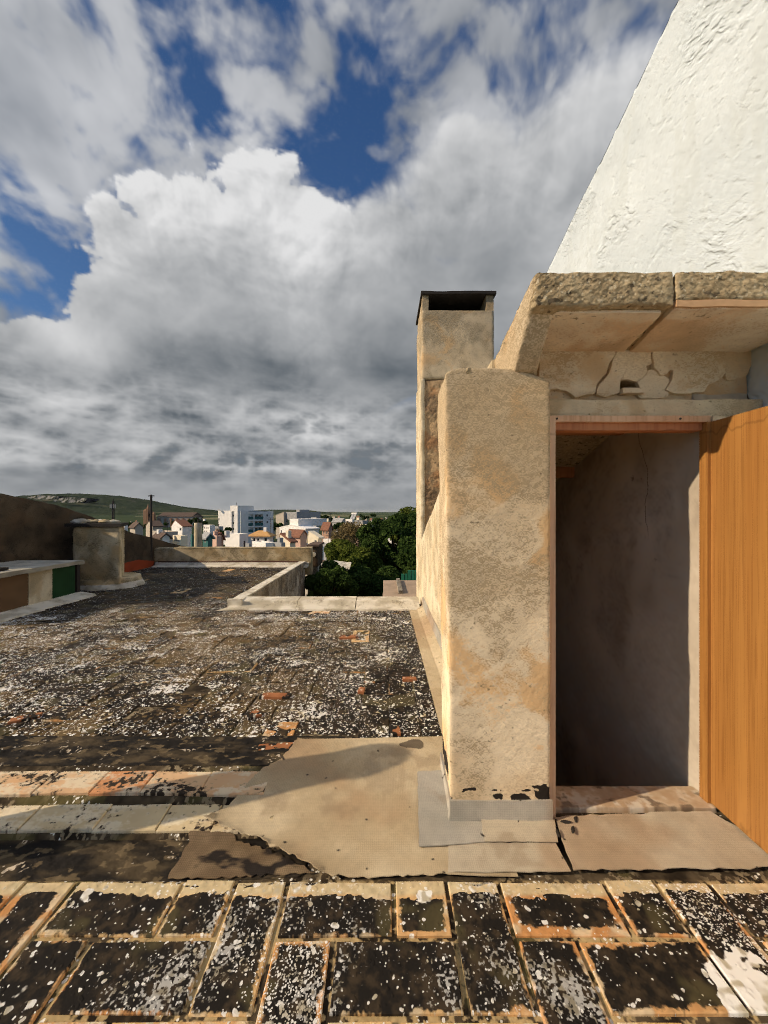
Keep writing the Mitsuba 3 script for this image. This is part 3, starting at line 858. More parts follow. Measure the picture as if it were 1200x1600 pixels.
# strip of sheeting along the foot of the stair wall, in lengths
yj = [2.52, 3.2, 4.05, 4.95, 5.86]
strip = thing('flashing_strip', 'tan sheet strip along the foot of the long stair wall, in four lengths', 'roofing strip')
for a, b in zip(yj[:-1], yj[1:]):
    put(strip + '__ground_sheet', drape([(0.385, a), (0.545, a), (0.545, b + 0.02), (0.385, b + 0.02)], lambda x, y, a=a: roof_top(y) + 0.006 + 0.006 * np.clip((y - a) / (b - a), 0, 1) + 0.006 * n2(x, y, 6, 5), 0.004, 0.03), 'mat_membrane', smooth=40)
    put(strip + '__angled_sheet', rough(prism_y([(0.50, roof_top(a) + 0.016), (0.592, roof_top(a) + 0.085), (0.597, roof_top(a) + 0.08), (0.505, roof_top(a) + 0.008)], a + 0.004, b - 0.001), 0.05, 0.004, 5, int(a * 10)), 'mat_membrane', smooth=40)
    put(strip + '__upstand', rough(prism_y([(0.583, roof_top(a) + 0.05), (0.583, 0.20), (0.597, 0.21), (0.597, roof_top(a) + 0.05)], a + 0.002, b - 0.002), 0.06, 0.003, 5, int(a * 10) + 3), 'mat_membrane_grey', 'grey sheet turned up against the wall', smooth=40)

# low kerb at the far edge
kerb = thing('roof_kerb', 'low whitish cement kerb closing the roof in front of the tree', 'kerb')
joints = [-2.42, -1.36, -0.44, 0.56]
for k in range(3):
    a, b = joints[k], joints[k + 1]
    sec = [(5.86, -0.02), (5.87, 0.012), (6.02, 0.045), (6.06, 0.10), (6.30, 0.115), (6.34, 0.05), (6.34, -1.2), (5.95, -1.2)]
    put(kerb + '__segment', rough(prism_x(sec, a + 0.006, b - 0.006), 0.06, 0.010, 4, k), 'mat_cement', smooth=40)
toe = P([(362, 957), (398, 937), (404, 955)])
put(kerb + '__end_sheet', drape([(-2.55, 5.80), (-2.25, 5.86), (-2.20, 6.35), (-2.32, 6.4)], lambda x, y: roof_top(y) + 0.012 + 0.006 * n2(x, y, 6), 0.004, 0.03), 'mat_cement', 'pointed sheet at the kerb end')

# ---------------------------------------------------------------- the stair head: pillar, door, canopy, sloping roof
SH = thing('stair_head', 'weathered ochre roof stair shelter with pillar, cracked canopy and open door', 'stair shelter')
pil = prism_z([(0.322, 1.84), (0.80, 1.84), (0.80, 2.20), (0.335, 2.20)], -0.02, 2.195)
v, f = rough(pil, 0.014, 0.006, 3.0, 1, 2, 4, 0.0018)
v[:, 0] -= 0.028 * np.clip(v[:, 2] / 2.15, 0, 1) * np.clip((0.8 - v[:, 0]) / 0.47, 0, 1)
v[:, 2] -= np.clip((v[:, 2] - 1.85) / 0.34, 0, 1) ** 2 * (0.06 * np.clip((v[:, 0] - 0.5) / 0.3, 0, 1) ** 2 + 0.035 * np.clip((0.38 - v[:, 0]) / 0.1, 0, 1) ** 2)
put(SH + '__pillar', (v, f), 'mat_pillar', 'tall rendered pillar with grey crust on top and ochre patches', smooth=True)
crust = [Manifold.sphere(0.03, 12).scale([1.3, 1.0, 0.6]).translate([0.34 + 0.40 * rng.random(), 1.86 + 0.25 * rng.random(), 2.178]) for _ in range(34)]
put(SH + '__pillar__top_crust', rough(Manifold.batch_boolean(crust, manifold3d.OpType.Add), 0.012, 0.02, 18, 3), 'mat_concrete', 'rough crumbling crust on the pillar top', smooth=True)
for q, lab in (([(0.318, 1.834), (0.806, 1.834), (0.806, 1.844), (0.318, 1.844)], 'grey sheet strip wrapped round the pillar foot'), ([(0.312, 1.834), (0.324, 1.834), (0.334, 2.2), (0.322, 2.2)], None)):
    put(SH + '__foot_flashing', rough(prism_z(q, 0.012, 0.122), 0.012, 0.006, 7, 4), 'mat_membrane_grey', lab, smooth=40)

ridge = lambda y: np.interp(y, [1.6, 2.25, 6.45], [2.505, 2.36, 1.0])
roof_pts = [(y, float(ridge(y)) - 0.12) for y in (2.1, 2.25, 3, 4, 5, 6.4)]
wall_left = prism_x([(2.16, -0.5), (6.42, -0.5)] + [(y, float(ridge(y)) - 0.01) for y in (6.42, 5, 4, 3, 2.25, 2.16)], WALL_X, 0.76)
v, f = rough(wall_left, 0.05, 0.010, 2.2, 6, 1, 4, 0.002)
put(SH + '__side_wall', (v, f), 'mat_wall_cream', 'long pale side wall with a sloping top', smooth=40)
# cheek of the canopy on top of the pillar
cheek = prism_x([(1.63, 2.40), (1.835, 2.17), (2.22, 2.15), (2.30, 2.20), (2.30, float(ridge(2.3)) - 0.005), (1.62, 2.492)], 0.625, 0.735)
put(SH + '__cheek', rough(cheek, 0.016, 0.008, 6, 8, 2, 4, 0.003), 'mat_pillar', 'slanting rendered cheek under the left canopy end', smooth=True)

# canopy: two concrete slabs with a gap, clay soffit below
for k, (xa0, xb0, xa1, xb1, seed) in enumerate(((0.63, 1.212, 0.63, 1.305, 11), (1.216, 1.955, 1.312, 1.955, 12))):
    sl = Manifold.hull_points(np.array([[x, y, z] for (x, y) in ((xa0, 1.60), (xb0, 1.60), (xb1, 2.25), (xa1, 2.25)) for z in (((2.362, 2.385)[k] if y < 2 else 2.360), float(ridge(y)))]))
    put(SH + '__canopy_slab', rough(sl, 0.012, 0.011, 10, seed, 2, 4, 0.005), 'mat_concrete', ('left' if k == 0 else 'right') + ' rough concrete slab of the canopy', smooth=True)
    so = Manifold.hull_points(np.array([[x, y, z] for (x, y) in ((xa0 + (0.10 if k == 0 else 0.0), 1.64 - 0.03 * k), (xb0 - 0.016, 1.64 - 0.03 * k), (xb1 - 0.022, 2.06), (xa1 + (0.10 if k == 0 else 0.0), 2.06)) for z in (2.352, (2.366, 2.392)[k])]))
    put(SH + '__soffit', rough(so, 0.025, 0.005, 6, seed + 5, 1, 3, 0.001), 'mat_underside', 'cream clay soffit slab under the ' + ('left' if k == 0 else 'right') + ' canopy slab', smooth=30)
lip = rough(cube(1.222, 1.95, 1.600, 1.625, 2.356, 2.384), 0.02, 0.006, 9, 4)
put(SH + '__broken_lip', lip, 'mat_clay', 'orange clay edge showing under the broken canopy')
# sloping stair roof behind
yy = [2.252, 3.0, 4.0, 5.0, 6.45]
slab = prism_x([(y, float(ridge(y)) + 0.004) for y in yy] + [(y, float(ridge(y)) - 0.11) for y in yy[::-1]], 0.615, 1.95)
put(SH + '__stair_roof', rough(slab, 0.08, 0.012, 4, 14, 1, 3, 0.003), 'mat_concrete', 'sloping rough stair roof', smooth=40)

# wall over the door, its coat cracked and partly fallen
back_y = 2.05
Z5 = lambda u, w: (PX(800 + u / 3, back_y), PZ(380 + w / 3, back_y))
hole = [Z5(*p) for p in ((505, 645), (540, 638), (585, 650), (604, 690), (606, 708), (498, 710))]
bw_ = cube(0.74, 1.945, back_y + 0.012, back_y + 0.16, 2.055, 2.375) - prism_y(np.array(hole)[::-1], back_y - 0.05, back_y + 0.125)
put(SH + '__back_wall', rough(bw_, 0.02, 0.008, 8, 21, 0, 4, 0.003), 'mat_raw', 'sandy wall above the door where the plaster fell', smooth=40)
plates = [
    [(130, 484), (475, 486), (478, 520), (452, 560), (438, 610), (392, 660), (383, 705), (330, 715), (292, 725), (262, 700), (205, 684), (170, 690), (120, 640)],
    [(492, 506), (524, 500), (528, 600), (503, 645), (498, 702), (430, 722), (394, 710), (403, 668), (450, 618), (466, 572), (480, 532)],
    [(655, 490), (985, 488), (992, 560), (1003, 600), (960, 640), (912, 664), (890, 698), (820, 708), (740, 702), (716, 690), (745, 642), (750, 600), (735, 594), (720, 614), (690, 622), (660, 585), (652, 540)],
    [(534, 505), (600, 500), (638, 500), (640, 545), (600, 560), (606, 600), (560, 640), (536, 630)],
    [(1000, 492), (1090, 490), (1095, 560), (1080, 600), (1020, 620), (1005, 560)],
    [(610, 640), (650, 620), (712, 655), (708, 700), (612, 704)]]
shapes = [Polygon(ragged([Z5(*p) for p in q], 0.02, 0.004, 40 + k)).buffer(0.001) for k, q in enumerate(plates)]
void = Polygon(hole)
for k in (3, 5, 4):
    others = shapes[0].union(shapes[1]).union(shapes[2]).buffer(0.003).union(void)
    shapes[k] = shapes[k].buffer(0.028).difference(others)
shapes[5] = shapes[5].difference(shapes[3].buffer(0.003))
for k, sh in enumerate(shapes):
    sh = sh if sh.geom_type == 'Polygon' else max(sh.geoms, key=lambda g: g.area)
    m = prism_y(np.array(sh.exterior.coords)[:-1], back_y - (0.012, 0.010, 0.013, 0.002, 0.006, 0.003)[k], back_y + 0.02)
    put(SH + '__back_wall__plaster_plate', rough(m, 0.02, 0.003, 9, 50 + k), 'mat_flake', smooth=30)
hx, hz = Z5(505, 710)
hx1, hz1 = Z5(605, 686)
put(SH + '__back_wall__tile_end', rough(cube(hx, hx1, back_y - 0.03, back_y + 0.01, hz, hz1), 0.01, 0.003, 20, 3), 'mat_flake', 'tile end jutting from the hole')
lint = cube(0.795, 1.94, 1.965, 2.12, 1.985, 2.078)
put(SH + '__lintel', rough(lint, 0.014, 0.007, 6, 61, 1, 4, 0.002), 'mat_wall_cream', 'uneven plastered lintel', smooth=40)
put(SH + '__right_pier', rough(cube(1.657, 1.943, 1.935, 1.995, -0.03, 1.982), 0.05, 0.006, 5, 62), 'mat_wall_cream', smooth=40)

# frame, sill, door
fr = SH + '__door_frame'
tag(fr, 'pinkish bare wood door frame')
put(fr + '__head', rough(cube(0.805, 1.655, 1.945, 2.03, 1.957, 1.988), 0.03, 0.0015, 8, 2), 'mat_frame')
put(fr + '__stop', cube(0.835, 1.628, 1.965, 2.035, 1.918, 1.956), 'mat_frame_red', 'reddish inner stop')
put(fr + '__left_jamb', rough(cube(0.803, 0.835, 1.868, 2.03, 0.005, 1.956), 0.05, 0.0015, 8, 3), 'mat_frame')
put(fr + '__right_jamb', cube(1.630, 1.655, 1.935, 1.985, 0.005, 1.956), 'mat_door')
for x in (0.875, 1.50):
    put(fr + '__nail', cyl(0, 0, 0, 0.004, 0.005).rotate([90, 0, 0]).translate([x, 1.9445, 1.972]), 'mat_metal_dark')
put(SH + '__sill', rough(cube(0.81, 1.655, 1.905, 2.06, -0.05, 0.034), 0.02, 0.006, 6, 70, 1), 'mat_sill', 'worn stained door sill slab', smooth=40)
hinge, far_end = np.array([1.648, 1.952]), np.array([1.635, 1.15])
dv = (far_end - hinge) / np.linalg.norm(far_end - hinge)
nv = np.array([-dv[1], dv[0]])
if nv[0] > 0:
    nv = -nv
dr_ = SH + '__door'
tag(dr_, 'glossy orange-brown wooden door standing open to the right')


def leaf_box(a, b, t0, t1, z0, z1):
    c = [hinge + dv * a + nv * t0, hinge + dv * b + nv * t0, hinge + dv * b + nv * t1, hinge + dv * a + nv * t1]
    return Manifold.hull_points(np.array([[*q, z] for q in c for z in (z0, z1)]))


LW = float(np.linalg.norm(far_end - hinge))
put(dr_ + '__panel', leaf_box(0.004, LW, -0.036, 0.0, 0.035, 1.955), 'mat_door')
put(dr_ + '__edge_strip', leaf_box(0.001, 0.012, -0.032, 0.0035, 0.037, 1.953), 'mat_frame_red', 'darker strip along the hinge edge')
for z in (0.25, 1.0, 1.72):
    put(dr_ + '__hinge', Manifold.cylinder(0.09, 0.007, 0.007, 12).translate([hinge[0] - 0.006, hinge[1] - 0.004, z]), 'mat_metal_dark')
put(dr_ + '__handle', sweep([[*(hinge + dv * (LW - .07) + nv * t), 1.0] for t in (0, 0.045)] + [[*(hinge + dv * (LW - .16) + nv * 0.05), 1.0]], 0.009), 'mat_steel')

# inside: right wall, steps going down, far wall
put(SH + '__inner_wall', rough(prism_x([(2.0, -3.2), (6.4, -3.2), (6.4, 0.9), (2.12, float(ridge(2.12)) - 0.06), (2.0, 1.95)], 1.66, 1.947), 0.06, 0.012, 2.4, 81, 0, 4), 'mat_inner', 'stained grey plaster wall inside the stair', smooth=True)
put(SH + '__inner_end_wall', cube(0.77, 1.66, 6.2, 6.4, -3.2, 0.95), 'mat_inner')
put(SH + '__inner_left_wall', cube(0.74, 0.80, 2.10, 6.2, -3.2, -0.4), 'mat_inner')
for k in range(11):
    put(SH + '__step', cube(0.80, 1.66, 2.06 + 0.24 * k, 2.34 + 0.24 * k, -3.2, -0.02 - 0.21 * (k + 1)), 'mat_inner')
for k, (y, h) in enumerate(((2.62, 0.09), (3.35, 0.09))):
    put(SH + '__roof_beam', rough(cube(0.76, 1.66, y, y + 0.09, float(ridge(y)) - 0.20, float(ridge(y)) - 0.10), 0.08, 0.004, 6, k), 'mat_frame_red', 'dark wooden beam under the stair roof')

# white gable of the neighbouring house
gab = [(-3.5, -1.0), (8.2, -1.0), (8.2, 3.45), (4.65, 4.38), (2.56, 4.90), (1.2, 5.22), (-3.5, 3.9)]
v, f = rough(prism_x(gab, 1.95, 2.35), 0.045, 0.014, 1.3, 91, 1, 5, 0.0)
put('white_gable', (v, f), 'mat_white_wall', 'tall whitewashed gable wall rising behind the canopy and door', 'wall', smooth=True)

# ---------------------------------------------------------------- chimney behind the stair
CH = thing('chimney', 'tall square rendered chimney with black slotted top beside the stair shelter', 'chimney')
Yc = 6.40
cx0, cx1, cy0, cy1 = 0.635, 1.84, Yc, Yc + 1.0
z_top, z_sill, z_ledge = PZ(461, Yc), PZ(484, Yc), PZ(592, Yc)
shaft = cube(cx0, cx1, cy0, cy1, z_ledge, z_sill) - cube(cx0 + 0.2, cx1 - 0.2, cy0 + 0.2, cy1 - 0.2, z_sill - 0.9, z_sill + 1)
put(CH + '__shaft', rough(shaft, 0.035, 0.013, 3, 3, 2, 4, 0.004), 'mat_chimney', 'rendered upper shaft', smooth=True)
for (a, b, c, d) in ((cx0 + .01, cx0 + .11, cy0 + .02, cy1 - .02), (cx1 - .13, cx1 - .01, cy0 + .02, cy1 - .02), (cx0 + .11, cx1 - .13, cy1 - .16, cy1 - .02)):
    put(CH + '__post', rough(cube(a, b, c, d, z_sill - .04, z_top), 0.05, 0.010, 6, 5), 'mat_chimney', smooth=40)
put(CH + '__cap', rough(cube(cx0 - .02, cx1 + .02, cy0 - .04, cy1 + .03, z_top, z_top + .045), 0.05, 0.010, 4, 6), 'mat_charred', 'sooty black cap slab')
put(CH + '__flue_dark_sheet', cube(cx0 + .13, cx1 - .15, cy0 + .55, cy0 + .6, z_sill - .8, z_top - .01), 'mat_black', 'black sheet added inside for the shade of the flue')  # black sheet added behind the slot, standing in for the shade inside
lower = cube(cx0 + 0.03, cx1 - 0.04, cy0 + 0.035, cy1, -0.6, z_ledge)
put(CH + '__lower_shaft', rough(lower, 0.03, 0.030, 4.5, 9, 1, 5, 0.020), 'mat_brick_rubble', 'lower shaft of bare eroded orange masonry', smooth=40)
put(CH + '__left_render', rough(cube(cx0 - .02, cx0 + .05, cy0 + .01, cy1 - .02, -0.6, z_ledge + .02), 0.05, 0.012, 5, 10, 1), 'mat_wall_cream', 'strip of cream render left on the side', smooth=40)
put(CH + '__patch', rough(cube(0.66, 1.1, cy0 - .0, cy0 + .06, PZ(862, Yc), PZ(838, Yc)), 0.03, 0.015, 8, 11, 1), 'mat_cement', 'grey cement patch', smooth=40)

# domed flue pipe outside the frame to the left, whose shadow falls across the sheet
PO = thing('flue_pipe', 'round rendered flue pipe with domed top left of the tile step', 'flue')
fx, fy = -2.35, 1.60
put(PO + '__pipe', rough(cyl(fx, fy, -0.01, 1.30, 0.135, 0.125, 32), 0.05, 0.006, 5, 2), 'mat_pillar', smooth=True)
put(PO + '__dome', rough(Manifold.sphere(0.15, 32).scale([1, 1, 0.9]).translate([fx, fy, 1.32]), 0.03, 0.01, 8, 3), 'mat_pillar', smooth=True)

# ---------------------------------------------------------------- left party wall, its chimney block, low shed
pw = [(5.6, -0.3), (13.6, -0.3), (13.6, 0.20), (12.5, 0.40), (11, 0.77), (9.66, 1.08), (8.8, 1.38), (7.6, 1.68), (6.6, 1.84), (5.6, 1.86)]
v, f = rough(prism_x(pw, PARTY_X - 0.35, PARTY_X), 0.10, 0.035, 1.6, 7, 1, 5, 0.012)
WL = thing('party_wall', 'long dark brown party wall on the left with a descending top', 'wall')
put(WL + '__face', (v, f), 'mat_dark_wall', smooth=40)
put(WL + '__painted_foot', rough(prism_x([(9.3, -0.06), (10.98, -0.06), (10.98, 0.10), (10.3, 0.22), (9.6, 0.20), (9.3, 0.05)], PARTY_X, PARTY_X + 0.03), 0.08, 0.01, 5, 8), 'mat_red_paint', 'red painted foot of the wall in the far corner')

CB = thing('chimney_block', 'squat rendered chimney block with dark slab top against the left party wall', 'chimney')
bx0, bx1, by0, by1 = PX(112, 7.6), PX(188, 7.6), 7.6, 8.5
put(CB + '__body', rough(prism_z([(bx0, by0), (bx1, by0), (bx1 - .52, by1), (bx0 - .3, by1)], -0.05, PZ(823, 7.6)), 0.06, 0.012, 3, 4, 2, 4), 'mat_parapet', 'dull tan rendered body', smooth=40)
put(CB + '__plinth', rough(cyl(bx1 - 0.50, by0 + 0.42, -0.06, 0.16, 0.60, 0.54, 40), 0.06, 0.015, 5, 5), 'mat_parapet', smooth=40)
put(CB + '__cement_skirt', rough(cyl(bx1 - 0.42, by0 + 0.36, -0.06, 0.07, 0.60, 0.54, 40), 0.06, 0.015, 5, 6), 'mat_cement', 'pale cement skirt at the foot', smooth=40)
put(CB + '__slab_top', rough(prism_z([(bx0 - .10, by0 - .06), (bx1 + .05, by0 - .06), (bx1 - .45, by1 + .03), (bx0 - .35, by1 + .03)], PZ(823, 7.6), PZ(818, 7.6)), 0.06, 0.012, 4, 7), 'mat_charred', 'dark overhanging slab')
for k in range(7):
    x = bx0 - 0.02 + 0.10 * k
    put(CB + '__top_stone', rough(Manifold.sphere(0.09, 12).scale([1.2 + .5 * rng.random(), 1.2, 0.45 + .3 * rng.random()]).translate([x, by0 + 0.2 + 0.2 * rng.random(), PZ(816, 7.6)]), 0.03, 0.04, 8, k), 'mat_parapet' if k % 3 else 'mat_cement', smooth=40)

CO = thing('low_shed', 'low shed of brown, beige and green panels under a cement slab at the left wall', 'shed')
sx0 = -5.50
put(CO + '__slab', rough(cube(PARTY_X, sx0 + 0.08, 4.9, 6.95, 0.565, 0.63), 0.05, 0.012, 5, 3), 'mat_coop_slab', 'worn cement roof slab', smooth=40)
put(CO + '__brown_panel', cube(sx0 - .04, sx0, 4.9, 5.93, 0.02, 0.562), 'mat_brown_panel')
put(CO + '__beige_panel', rough(cube(sx0 - .05, sx0 + .006, 5.94, 6.36, 0.02, 0.562), 0.05, 0.004, 5, 4), 'mat_wall_cream', 'stained pale panel')
ye = np.linspace(6.38, 6.86, 97)
wv = sx0 - 0.02 + 0.014 * np.sin((ye - 6.38) * 2 * np.pi / 0.04)
cor = prism_z(np.vstack([np.column_stack([wv, ye]), np.column_stack([wv - 0.006, ye])[::-1]]), 0.03, 0.56)
put(CO + '__corrugated_panel', cor, 'mat_green_panel', 'green corrugated sheet')
put(CO + '__post', cube(sx0 - .06, sx0 + .01, 6.87, 6.94, 0.02, 0.562), 'mat_metal_dark')
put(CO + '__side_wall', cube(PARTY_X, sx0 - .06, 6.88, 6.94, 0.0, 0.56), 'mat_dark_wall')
put(CO + '__kerb', rough(prism_y([(sx0 - .02, -0.02), (sx0 + .30, -0.02), (sx0 + .28, 0.02), (sx0 + .06, 0.055), (sx0 - .02, 0.06)], 4.9, 6.95), 0.06, 0.012, 5, 9), 'mat_cement', 'pale cement kerb along the panels', smooth=40)
put('loose_board', rough(cube(-6.0, -5.62, 5.2, 5.75, 0.636, 0.675), 0.05, 0.006, 6, 3), 'mat_charred', 'short dark board lying on the shed slab at the left picture edge', 'board')

# ---------------------------------------------------------------- far parapet, light well wall, pole, pipe
FP = thing('far_parapet', 'mottled ochre parapet wall closing the far end of the terrace', 'wall')
put(FP + '__face', rough(cube(-6.6, -2.08, 11.0, 11.28, -0.3, 0.465), 0.06, 0.014, 3, 3, 1, 5, 0.004), 'mat_parapet', smooth=40)
put(FP + '__coping', rough(cube(-6.0, -2.09, 10.995, 11.29, 0.455, 0.478), 0.08, 0.010, 3, 4), 'mat_parapet', smooth=40)
put(FP + '__foot_strip', rough(prism_x([(10.70, -0.06), (10.72, -0.03), (10.90, -0.005), (10.93, 0.06), (10.995, 0.07), (10.995, -0.06)], -6.5, -2.15), 0.08, 0.008, 3, 5), 'mat_cement', 'pale cement strip along the foot', smooth=40)
put('water_pipe', sweep([[-6.45, 10.955, 0.085], [-5, 10.955, 0.075], [-4, 10.955, 0.095], [-3, 10.955, 0.085], [-2.3, 10.955, 0.08]], 0.018), 'mat_pipe', 'thin dark water pipe along the foot of the far parapet', 'pipe', smooth=True)
LWL = thing('light_well_wall', 'low wall with black drip stains running beside the light well', 'wall')
put(LWL + '__face', rough(prism_x([(6.05, -4), (11.0, -4), (11.0, 0.075), (6.05, 0.10)], WELL_X - 0.16, WELL_X), 0.08, 0.012, 3, 7, 1, 4), 'mat_drip_wall', smooth=40)
put(LWL + '__coping', rough(prism_x([(6.02, 0.10), (11.0, 0.078), (11.0, 0.098), (6.02, 0.122)], WELL_X - 0.165, WELL_X + 0.006), 0.06, 0.008, 4, 8), 'mat_cement', 'pale worn coping', smooth=40)
put(LWL + '__end_cap', rough(cube(WELL_X - .19, WELL_X + .03, 5.98, 6.03, -0.03, 0.14), 0.03, 0.006, 6, 9), 'mat_cement')
PL = thing('aerial_pole', 'thin dark iron pole with a short crossbar at the far parapet corner', 'pole')
pxx = PX(239.5, 11.0)
put(PL + '__shaft', cyl(pxx, 10.9, -0.05, PZ(773, 10.9), 0.034, 0.028, 12), 'mat_metal_dark', smooth=40)
put(PL + '__crossbar', cube(pxx - .085, pxx + .085, 10.885, 10.915, PZ(775.5, 10.9), PZ(774, 10.9)), 'mat_metal_dark')

# pier and vent at the parapet's right end
PR = thing('parapet_pier', 'dark brown pier with a round vent at the right end of the far parapet', 'pier')
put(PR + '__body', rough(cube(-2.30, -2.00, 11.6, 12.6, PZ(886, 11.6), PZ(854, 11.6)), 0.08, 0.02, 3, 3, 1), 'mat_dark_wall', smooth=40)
put(PR + '__base', rough(cube(-2.31, -2.06, 11.62, 12.6, -5, PZ(886, 11.6)), 0.1, 0.01, 3, 4), 'mat_drip_wall', 'paler stained lower wall')
put(PR + '__cap', rough(cube(-2.33, -1.96, 11.55, 12.65, PZ(854, 11.6), PZ(851, 11.6)), 0.08, 0.01, 3, 4), 'mat_roof_dark')
put(PR + '__vent', sweep([[-2.12, 11.60, 0.22], [-2.12, 11.52, 0.22]], 0.07, 16), 'mat_cement', smooth=40)

# round chimney with a cowl just beyond the parapet
RC = thing('cowl_chimney', 'round pale chimney with a conical cowl beyond the far parapet', 'chimney')
rx, ry = PX(309.5, 13.0), 13.0
put(RC + '__shaft', rough(cyl(rx, ry, -3, PZ(817, ry), 0.135, 0.125, 24), 0.08, 0.006, 4, 3), 'mat_wall_cream', smooth=True)
for a in range(6):
    t = a * math.pi / 3
    put(RC + '__stay', sweep([[rx + .11 * math.cos(t), ry + .11 * math.sin(t), PZ(818, ry)], [rx + .15 * math.cos(t), ry + .15 * math.sin(t), PZ(807.5, ry)]], 0.011, 6), 'mat_metal_dark')
put(RC + '__cowl', cyl(rx, ry, PZ(808, ry), PZ(804.5, ry), 0.20, 0.03, 24), 'mat_charred', smooth=30)

# neighbour's lower terrace right of the trees
NT = thing('lower_terrace', 'brown flat roof of the next house below the kerb near the chimney', 'roof')
put(NT + '__deck', rough(cube(-0.02, 1.6, 7.6, 10.3, -3, -0.33), 0.1, 0.01, 3, 3), 'mat_terrace_low')
put(NT + '__low_wall', rough(cube(0.32, 0.42, 8.6, 10.2, -0.4, -0.26), 0.1, 0.01, 3, 3), 'mat_drip_wall')
put('garden_screen', join([cube(PX(627, 11.5) + 0.1 * k, PX(627, 11.5) + 0.1 * k + 0.085, 11.5 + 0.01 * (k % 2), 11.54 + 0.01 * (k % 2), -3.0, PZ(897 - 6 * (k > 1), 11.5)) for k in range(7)]), 'mat_green_tarp', 'green screen below the tree left of the chimney foot', 'screen')

# ---------------------------------------------------------------- town
GZ = -9.0
ring = np.concatenate([np.linspace(-1, 1, 2)])
gs = np.array([[-40000, -2000, GZ], [40000, -2000, GZ], [40000, 45000, GZ], [-40000, 45000, GZ]], float)
put('plain', (gs, np.array([[0, 1, 2], [0, 2, 3]])), 'mat_plain', 'wide dark plain of fields and scrub reaching the horizon', kind='structure')


def far_ridge(key, pts, Y, depth, mat, label, seed, res, amp):
    """A ridge standing at distance Y whose crest follows pts (picture x, picture y)."""
    px = np.array([p[0] for p in pts], float)
    xs_ = np.linspace(px[0], px[-1], int((px[-1] - px[0]) / res))
    crest = np.interp(xs_, px, [PZ(p[1], Y) for p in pts])
    X = PX(xs_, Y)
    t = np.linspace(-1, 1, 34)
    V = np.zeros((len(t), len(xs_), 3))
    for i, q in enumerate(t):
        s = np.clip(1 - abs(q) ** 1.5, 0, 1)
        V[i, :, 0] = X
        V[i, :, 1] = Y + q * depth
        V[i, :, 2] = GZ - 3 + (crest - GZ + 3) * s
    nz = meshkit.fbm(V * np.array([1, 1, 1]) * 9.0 / depth, 5, seed) - 0.5
    tr = meshkit.fbm(V * 0.16, 2, seed + 3) - 0.5
    s = np.clip(1 - np.abs(t) ** 1.5, 0, 1)[:, None]
    V[..., 2] += (nz * amp * (crest - GZ)[None] + 3.0 * tr) * s * np.where(np.abs(t) < 0.02, 0.25, 1)[:, None]
    w = len(xs_)
    f = []
    for i in range(len(t) - 1):
        a = i * w + np.arange(w - 1)
        f += [np.stack([a, a + 1, a + w + 1], 1), np.stack([a, a + w + 1, a + w], 1)]
    return put(key, (V.reshape(-1, 3), np.vstack(f)), mat, label, kind='structure', smooth=True)


far_ridge('hill', [(-160, 800), (-80, 786), (0, 780), (40, 775.5), (75, 772.5), (100, 771.5), (150, 772), (190, 775.5), (220, 780), (250, 786), (280, 791.5), (310, 795), (345, 798.5), (400, 803)], 1700, 420, 'mat_hill', 'dark wooded hill with pale cliffs on the left horizon', 5, 0.5, 0.18)
far_ridge('low_hill', [(330, 803), (380, 798.5), (420, 796.5), (460, 796.3), (485, 797.5), (505, 800), (540, 803)], 2600, 500, 'mat_hill', 'low dark hill behind the apartment block', 8, 0.5, 0.1)
far_ridge('distant_ridge', [(420, 802.5), (480, 800.5), (520, 799.5), (580, 800.2), (640, 799.4), (760, 799.6), (900, 801)], 14000, 1500, 'mat_hill', 'faint far ridge along the right horizon', 11, 1.5, 0.05)
for k, (pa, pb, pt, pb2) in enumerate(((46, 92, 774.5, 780.5), (88, 137, 777.5, 785.5))):
    Yk = 1460 - 40 * k
    xs_ = np.linspace(PX(pa, Yk), PX(pb, Yk), 60)
    u = (xs_ - xs_[0]) / (xs_[-1] - xs_[0])
    prof_ = np.sin(np.pi * np.clip(u, 0, 1)) ** 0.45
    tz, bz = PZ(pt, Yk) - 6 * (1 - prof_) + 4 * n2(xs_, xs_ * 0, 0.05, k), PZ(pb2, Yk) + 7 * (1 - prof_)
    rows = []
    for q in np.linspace(0, 1, 12):
        zz = tz + (bz - tz) * q
        rows.append(np.column_stack([xs_, Yk - 12 * q + 14 * n2(xs_, zz, 0.06, k + 5), zz]))
    V = np.array(rows)
    f = []
    for i in range(11):
        a = i * 60 + np.arange(59)
        f += [np.stack([a, a + 60, a + 61], 1), np.stack([a, a + 61, a + 1], 1)]
    back = V.copy(); back[..., 1] += 60
    put('hill__cliff', (np.vstack([V.reshape(-1, 3), back.reshape(-1, 3)]), np.vstack(f + [g[:, ::-1] + 720 for g in f])), 'mat_cliff', 'pale limestone cliff band', smooth=True)


def windows(key, wall, wins, Y, pane='mat_window', depth=0.18):
    """Cuts the openings out of the wall's front face and fills each with a frame and a pane. wins: (x0, x1, z0, z1)."""
    for (a, b, c, d) in wins:
        wall = wall - cube(a, b, Y - 0.2, Y + depth, c, d)
    for (a, b, c, d) in wins:
        w = put(key + '__window', (cube(a, b, Y + 0.04, Y + 0.10, c, d) - cube(a + .08, b - .08, Y, Y + 1, c + .08, d - .08)), 'mat_house_grey')
        put(w + '__pane', cube(a + .075, b - .075, Y + depth - 0.06, Y + depth - 0.02, c + .075, d - .075), pane)
    return wall


